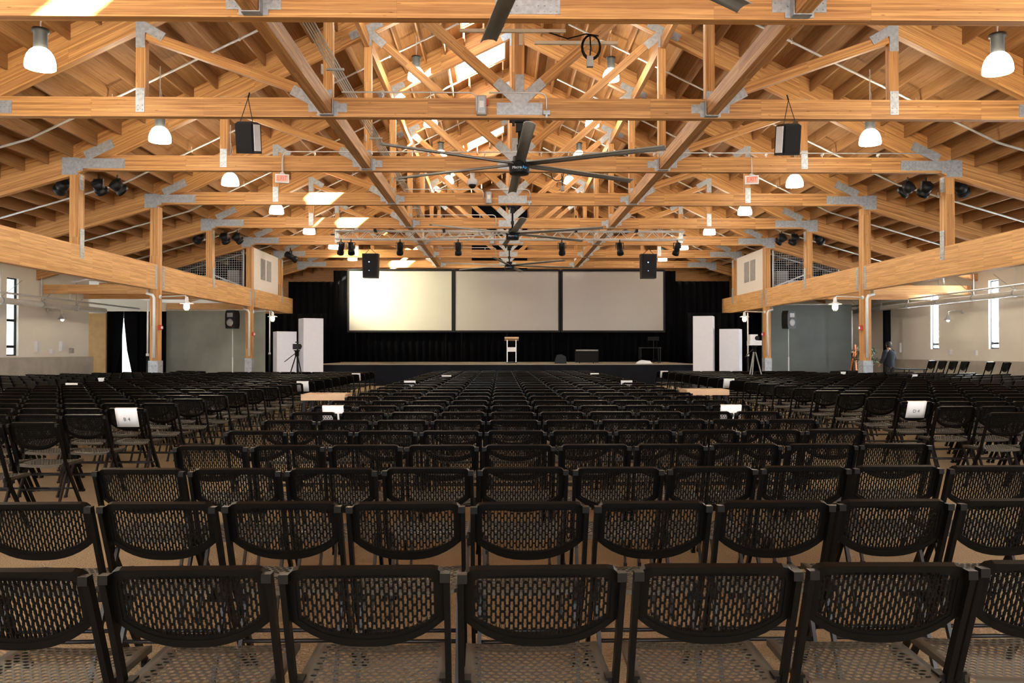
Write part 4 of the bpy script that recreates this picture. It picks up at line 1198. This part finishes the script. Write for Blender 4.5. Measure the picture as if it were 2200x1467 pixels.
def make_seat():
    m = MB(); nx, ny = 14, 14; mx, my = .026, .026
    px_ = (SW - 2 * mx) / nx; py_ = (SY1 - SY0 - 2 * my) / ny
    for j in range(ny):
        y0 = SY0 + my + j * py_; y1 = y0 + py_; off = 0 if j % 2 == 0 else px_ / 2
        if off:
            quad_cell(m, seat_pt, -SW / 2 + mx, -SW / 2 + mx + off, y0, y1, .006); quad_cell(m, seat_pt, SW / 2 - mx - off, SW / 2 - mx, y0, y1, .006)
        for i in range(nx - (1 if off else 0)):
            xa = -SW / 2 + mx + off + i * px_; xb = xa + px_; xc = (xa + xb) / 2; yc = (y0 + y1) / 2
            hr = .0108; hv = .0096
            ring_cell(m, seat_pt, xa, xb, y0, y1, [(xc - hr * .55, yc - hv), (xc + hr * .55, yc - hv), (xc + hr, yc - hv * .25), (xc + hr * .8, yc + hv * .6), (xc + hr * .4, yc + hv), (xc - hr * .4, yc + hv), (xc - hr * .8, yc + hv * .6), (xc - hr, yc - hv * .25)], .0025)
    # solid border, rolled down at the rim
    def strip(pts_in, pts_out, drop):
        n = len(m.v); k = len(pts_in)
        for p in pts_in: m.v.append(seat_pt(*p))
        for p in pts_out: m.v.append(seat_pt(*p))
        for p in pts_out: q = seat_pt(*p); m.v.append((q[0], q[1], q[2] - drop))
        for i in range(k - 1):
            m.face((n + i, n + i + 1, n + k + i + 1, n + k + i), None, True); m.face((n + k + i, n + k + i + 1, n + 2 * k + i + 1, n + 2 * k + i), None, False)
    X, Xi, N = SW / 2, SW / 2 - mx, 10
    strip([(-Xi, SY0 + my + (SY1 - SY0 - 2 * my) * i / N) for i in range(N + 1)], [(-X, SY0 + .012 + (SY1 - SY0 - .04) * i / N) for i in range(N + 1)], .022)
    strip([(Xi, SY1 - my - (SY1 - SY0 - 2 * my) * i / N) for i in range(N + 1)], [(X, SY1 - .028 - (SY1 - SY0 - .04) * i / N) for i in range(N + 1)], .022)
    strip([(-Xi + 2 * Xi * i / N, SY1 - my) for i in range(N + 1)], [(-X + .022 + (2 * X - .044) * i / N, SY1) for i in range(N + 1)], .024)
    strip([(Xi - 2 * Xi * i / N, SY0 + my) for i in range(N + 1)], [(X - .012 - (2 * X - .024) * i / N, SY0) for i in range(N + 1)], .018)
    for sx in (-1, 1):     # rounded front corners
        n = len(m.v)
        for p in ((sx * Xi, SY1 - my), (sx * X, SY1 - .028), (sx * (X - .007), SY1 - .009), (sx * (X - .022), SY1)): m.v.append(seat_pt(*p))
        m.face((n, n + 1, n + 2, n + 3) if sx > 0 else (n + 3, n + 2, n + 1, n))
        n = len(m.v)
        for p in ((sx * Xi, SY0 + my), (sx * (X), SY0 + .012), (sx * (X - .012), SY0)): m.v.append(seat_pt(*p))
        m.face((n, n + 2, n + 1) if sx > 0 else (n + 1, n + 2, n))
    return m
def post_mb(sx):
    x = sx * .2355
    m = MB(); pts = [(x, .018, .800), (x, .162, .430), (x * .985, .43, .022)]
    for a, b in zip(pts[:-1], pts[1:]):
        m.beam(a, b, .018, .030, (1, 0, 0))
    m.box((x - sx * .005, .016, .798), (.028, .034, .026))            # cap socket
    m.box((x - sx * .014, .175, .415), (.03, .05, .075))              # hinge block
    m.box((x * .985, .435, .012), (.026, .04, .024))                  # foot
    return m
def rear_mb(sx):
    x = sx * .208
    return MB().beam((x, .25, .425), (x, .065, .02), .016, .024, (1, 0, 0)).box((x, .062, .011), (.022, .034, .022))
def chair_meshes():
    d = {}
    b = make_back(); b.mats = [M['chair']]; d['backrest'] = b
    s_ = make_seat(); s_.mats = [M['seat']]; d['seat'] = s_
    for nm, sx in (('L', -1), ('R', 1)):
        p = post_mb(sx); p.mats = [M['chair']]; d['post' + nm] = p
        q = rear_mb(sx); q.mats = [M['tube']]; d['rear' + nm] = q
    q = MB().tube([(-.208, .15, .21), (.208, .15, .21)], .009, 6); q.mats = [M['tube']]; d['stretcher1'] = q
    q = MB().tube([(-.232, .315, .20), (.232, .315, .20)], .009, 6); q.mats = [M['tube']]; d['stretcher2'] = q
    for nm, sx in (('L', -1), ('R', 1)):
        q = MB().box((sx * .20, .31, .425), (.016, .30, .022)); q.mats = [M['tube']]; d['rail' + nm] = q
    return d
CM = chair_meshes()
MESH = {k_: v.mesh('chair_' + k_) for k_, v in CM.items()}
PART = {'backrest': 'backrest', 'seat': 'seat', 'postL': 'leg', 'postR': 'leg', 'rearL': 'leg', 'rearR': 'leg', 'stretcher1': 'stretcher', 'stretcher2': 'stretcher', 'railL': 'seat_rail', 'railR': 'seat_rail'}
def joined(parts):
    mats = []; v = []; f = []; mi = []; sm = []
    for p in parts:
        mt = p.mats[0]
        if mt not in mats: mats.append(mt)
        n = len(v); v += p.v; f += [tuple(i + n for i in q) for q in p.f]; mi += [mats.index(mt)] * len(p.f); sm += p.sm
    me = bpy.data.meshes.new('folding_chair'); me.from_pydata(v, [], f)
    for mt in mats: me.materials.append(mt)
    me.polygons.foreach_set('material_index', mi); me.polygons.foreach_set('use_smooth', sm); me.update()
    return me
WHOLE = joined([CM[k_] for k_ in PART])

# seating plan -------------------------------------------------------------
seats = []      # x, y, rot, block, row, col
rows = [2.374, 3.41, 4.42, 5.52, 6.52]
while rows[-1] < 26.0: rows.append(rows[-1] + 1.0)
for r_, d in enumerate(rows):
    for i in range(-4, 6):
        jr = random.uniform(-1, 1) * R(1.6); jy = random.uniform(-.015, .015)
        x = .12 + .512 * i
        sl = 0.02 * (i if i > 0 else 0)
        seats.append((x, d + jy + sl * .5, jr, 'centre', r_, i + 4))
for r_ in range(-1, 21):
    for j in range(0, 10):
        seats.append((-4.12 - .478 * j + random.uniform(-.008, .008), 7.33 + .90 * r_ + random.uniform(-.012, .012), R(-2) + random.uniform(-1, 1) * R(1.2), 'left', r_ + 1, j))
for r_ in range(-1, 19):
    for j in range(0, 10):
        seats.append((5.20 + .478 * j + random.uniform(-.008, .008), 9.33 + .94 * r_ + random.uniform(-.012, .012), R(2) + random.uniform(-1, 1) * R(1.2), 'right', r_ + 1, j))
far = []
for sd in (-1, 1):
    th = R(33); fx, fy = -sd * math.sin(th), math.cos(th); rx, ry = sd * math.cos(th), math.sin(th)
    for b_ in range(-6, 22):
        for a in range(-8, 16):
            x = sd * (9.4 if sd < 0 else 10.6) + b_ * .95 * fx + a * .49 * rx; y = 15.0 + b_ * .95 * fy + a * .49 * ry
            if (-16.2 < x < -9.2 or 10.4 < x < 16.9) and 13.5 < y < 27.3:
                far.append((x, y, sd * th, 'outer', 0, 0))
def frame_px(x, y, z):
    th = math.atan(24 / F); dep = y * math.cos(th) + x * math.sin(th); lat = x * math.cos(th) - y * math.sin(th)
    return 1100 + F * lat / dep, dep
vis = []
for s_ in seats:
    if s_[1] < .5: continue
    px, dep = frame_px(s_[0], s_[1] + .1, .6)
    half = .26 * F / dep
    # keep those whose body reaches into the frame
    if px + half + (25 if s_[3] == 'left' else 0) > 0 and px - half - (25 if s_[3] == 'right' else 0) < 2200: vis.append((dep, s_))
vis.sort(key=lambda q: q[0])
solo = [q[1] for q in vis[:300]]
rest = [q[1] for q in vis[300:]]
for s_ in far:
    px, dep = frame_px(s_[0], s_[1], .6)
    if -30 < px < 2230: rest.append(s_)
KEEP = [(CX - 11.24, TY(4) + .17, .75), (CX + 11.24, TY(4) + .17, .75), (-5.95, 24.2, .62), (7.45, 24.2, .62), (-11.3, 26.6, .55), (14.65, 31, .7), (solo[-1][0], solo[-1][1] - .25, .3)]
rest = [q for q in rest if all((q[0] - k[0]) ** 2 + (q[1] + .25 - k[1]) ** 2 > k[2] ** 2 for k in KEEP)]
chairs_by = {}
order = {}
for s_ in solo: order.setdefault((s_[3], s_[4]), []).append(s_)
proto = None
for key, lst in order.items():
    lst.sort(key=lambda q: q[0] if key[0] == 'centre' else q[5])
    for q, s_ in enumerate(lst):
        if key[0] == 'centre': lb = 'black perforated folding chair, %s row of the centre block, %s from the left' % (ORD[s_[4]], ORD[q])
        else: lb = 'black perforated folding chair, %s row of the %s block, %s from the aisle' % (ORD[s_[4]], key[0], ORD[q])
        if s_[1] < 9.6:
            t = thing('folding_chair', lb, 'chair', (s_[0], s_[1], 0), s_[2], 'folding chairs set out in rows')
            for k_, nm in PART.items():
                o = bpy.data.objects.new(nm, MESH[k_]); COL.objects.link(o); o.parent = t
        else:
            t = bpy.data.objects.new('folding_chair', WHOLE); COL.objects.link(t); t.location = (s_[0], s_[1], 0); t.rotation_euler.z = s_[2]
            tag(t, lb, 'chair', 'folding chairs set out in rows')
        if key[0] != 'centre': t.scale = (.93, 1, 1)
        chairs_by[(s_[3], s_[4], s_[5])] = t
# the more distant chairs as one object
lowm = MB()
def lowchair():
    m = MB()
    a = outline(0, 6)
    m.prism(a, lambda x, t_, d: back_pt(x, t_, -.004 + d), .016)
    m.box((0, .315, .445), (.44, .37, .02))
    for sx in (-1, 1):
        m.beam((sx * .2355, .018, .800), (sx * .2355, .43, .0), .018, .028, (1, 0, 0)); m.beam((sx * .208, .25, .42), (sx * .208, .065, 0), .016, .022, (1, 0, 0))
        m.box((sx * .232, .014, .800), (.03, .034, .028))
    m.box((0, .15, .21), (.42, .014, .014))
    return m
lc = lowchair()
def multi_low(lst, name, label):
    v = []; f = []
    for s_ in lst:
        c, sn_ = math.cos(s_[2]), math.sin(s_[2]); n = len(v)
        for p in lc.v: v.append((s_[0] + p[0] * c - p[1] * sn_, s_[1] + p[0] * sn_ + p[1] * c, p[2]))
        f += [tuple(i + n for i in q) for q in lc.f]
    me = bpy.data.meshes.new(name); me.from_pydata(v, [], f); me.materials.append(M['chair']); me.update()
    o = bpy.data.objects.new(name, me); COL.objects.link(o)
    return tag(o, label, 'chairs', None, 'stuff')
multi_low(rest, 'distant_folding_chairs', 'hundreds of distant black folding chairs in rows reaching towards the stage')

# papers laid over chair backs
def paper(x, y, rz, txt, lb, w_=.245, h=.215):
    t = thing('reserved_sheet', lb, 'paper sign', (x, y, 0), rz)
    m = MB(); n = 6; g = []
    for (t_, dep) in ((BH - h, -.011), (BH - h * .5, -.011), (BH + .003, -.010), (BH + .004, .020), (BH - .05, .021)):
        for i in range(n + 1):
            xx = -w_ / 2 + w_ * i / n
            m.v.append(back_pt(xx, t_, dep))
    for r_ in range(4):
        for i in range(n):
            a = r_ * (n + 1) + i; m.face((a, a + 1, a + n + 2, a + n + 1), None, True)
    o = m.build('sheet', M['paper'], t)
    so = o.modifiers.new('thickness', 'SOLIDIFY'); so.thickness = .001
    if txt:
        me = text_mesh(txt, .058); me.materials.clear(); me.materials.append(M['ink'])
        for v in me.vertices: v.co = back_pt(v.co.x, BH - h * .58 + v.co.y, -.0135)
        o = bpy.data.objects.new('lettering', me); COL.objects.link(o); o.parent = t
def find(block, px, ytop):
    best = None
    for s_ in seats + far:
        if block and s_[3] != block: continue
        qx, dep = frame_px(s_[0], s_[1], .8); qy = 755 + .615 * F / dep
        e = (qx - px) ** 2 * .2 + ((qy - ytop) * 3) ** 2
        if best is None or e < best[0]: best = (e, s_)
    return best[1]
PAP = [('left', 276, 876, 'B 4', 'white sheet reading B 4 on a chair back in the left block'),
       ('right', 1987, 860, 'D 4', 'white sheet reading D 4 on a chair back in the right block'),
       ('centre', 700, 870, '', 'white sheet over the left end chair of a centre row, nearest of its line'),
       ('centre', 1590, 868, 'C 4', 'white sheet over the right end chair of a centre row, nearest of its line'),
       ('centre', 889, 819, '', 'white sheet on the left edge of the centre block, second from camera'),
       ('centre', 1335, 816, '', 'white sheet on the right edge of the centre block, second from camera'),
       ('centre', 945, 804, '', 'white sheet on the left edge of the centre block, farthest'),
       ('centre', 1292, 801, '', 'white sheet on the right edge of the centre block, farthest'),
       ('left', 665, 821, '', 'white sheet on an aisle chair of the left block, beside the plywood table'),
       ('left', 781, 804, '', 'small white sheet on the farthest marked aisle chair of the left block'),
       ('left', 145, 823, '', 'white sheet on a chair far left, in front of the white wall'),
       ('outer', 222, 812, '', 'white sheet on an angled chair left of the near left post'),
       ('right', 1549, 814, '', 'white sheet on an aisle chair of the right block near the tripod'),
       ('right', 1417, 799, '', 'small white sheet on the right block, just before the stage, right one'),
       ('outer', 1970, 803, '', 'white sheet on an angled chair near the right wall'),
       ('outer', 1812, 799, '', 'white sheet on an angled chair left of the near right post')]
used = set()
for (bl, px, py, tx, lb) in PAP:
    s_ = find(bl, px, py)
    if s_[:2] in used: continue
    used.add(s_[:2])
    paper(s_[0], s_[1], s_[2], tx, lb)

# stacked chairs and a folding table along the right wall
st = 0
for (x, y, k_, dpos) in ((16.7, 31.7, 4, 'farthest left'), (16.7, 30.95, 4, 'second from left'), (16.7, 30.2, 4, 'third from left'), (16.7, 29.45, 4, 'fourth from left'), (16.7, 27.9, 4, 'fifth from left'), (16.7, 27.0, 3, 'rightmost')):
    t = bpy.data.objects.new('spare_chair', WHOLE); COL.objects.link(t); t.location = (x, y, 0); t.rotation_euler.z = R(38); t.scale = (1.25, 1.15, 1.33)
    tag(t, 'spare black chair against the right wall, %s of six' % dpos, 'chair', 'spare chairs along the right wall')
t = thing('folding_table', 'low dark folding table against the right wall', 'table', (16.6, 33.6, 0))
MB().box((0, 0, .73), (.76, 1.9, .04)).build('top', M['navy'], t)
for sx in (-1, 1):
    for sy in (-1, 1): MB().box((sx * .3, sy * .8, .355), (.03, .03, .71)).build('leg', M['black'], t)
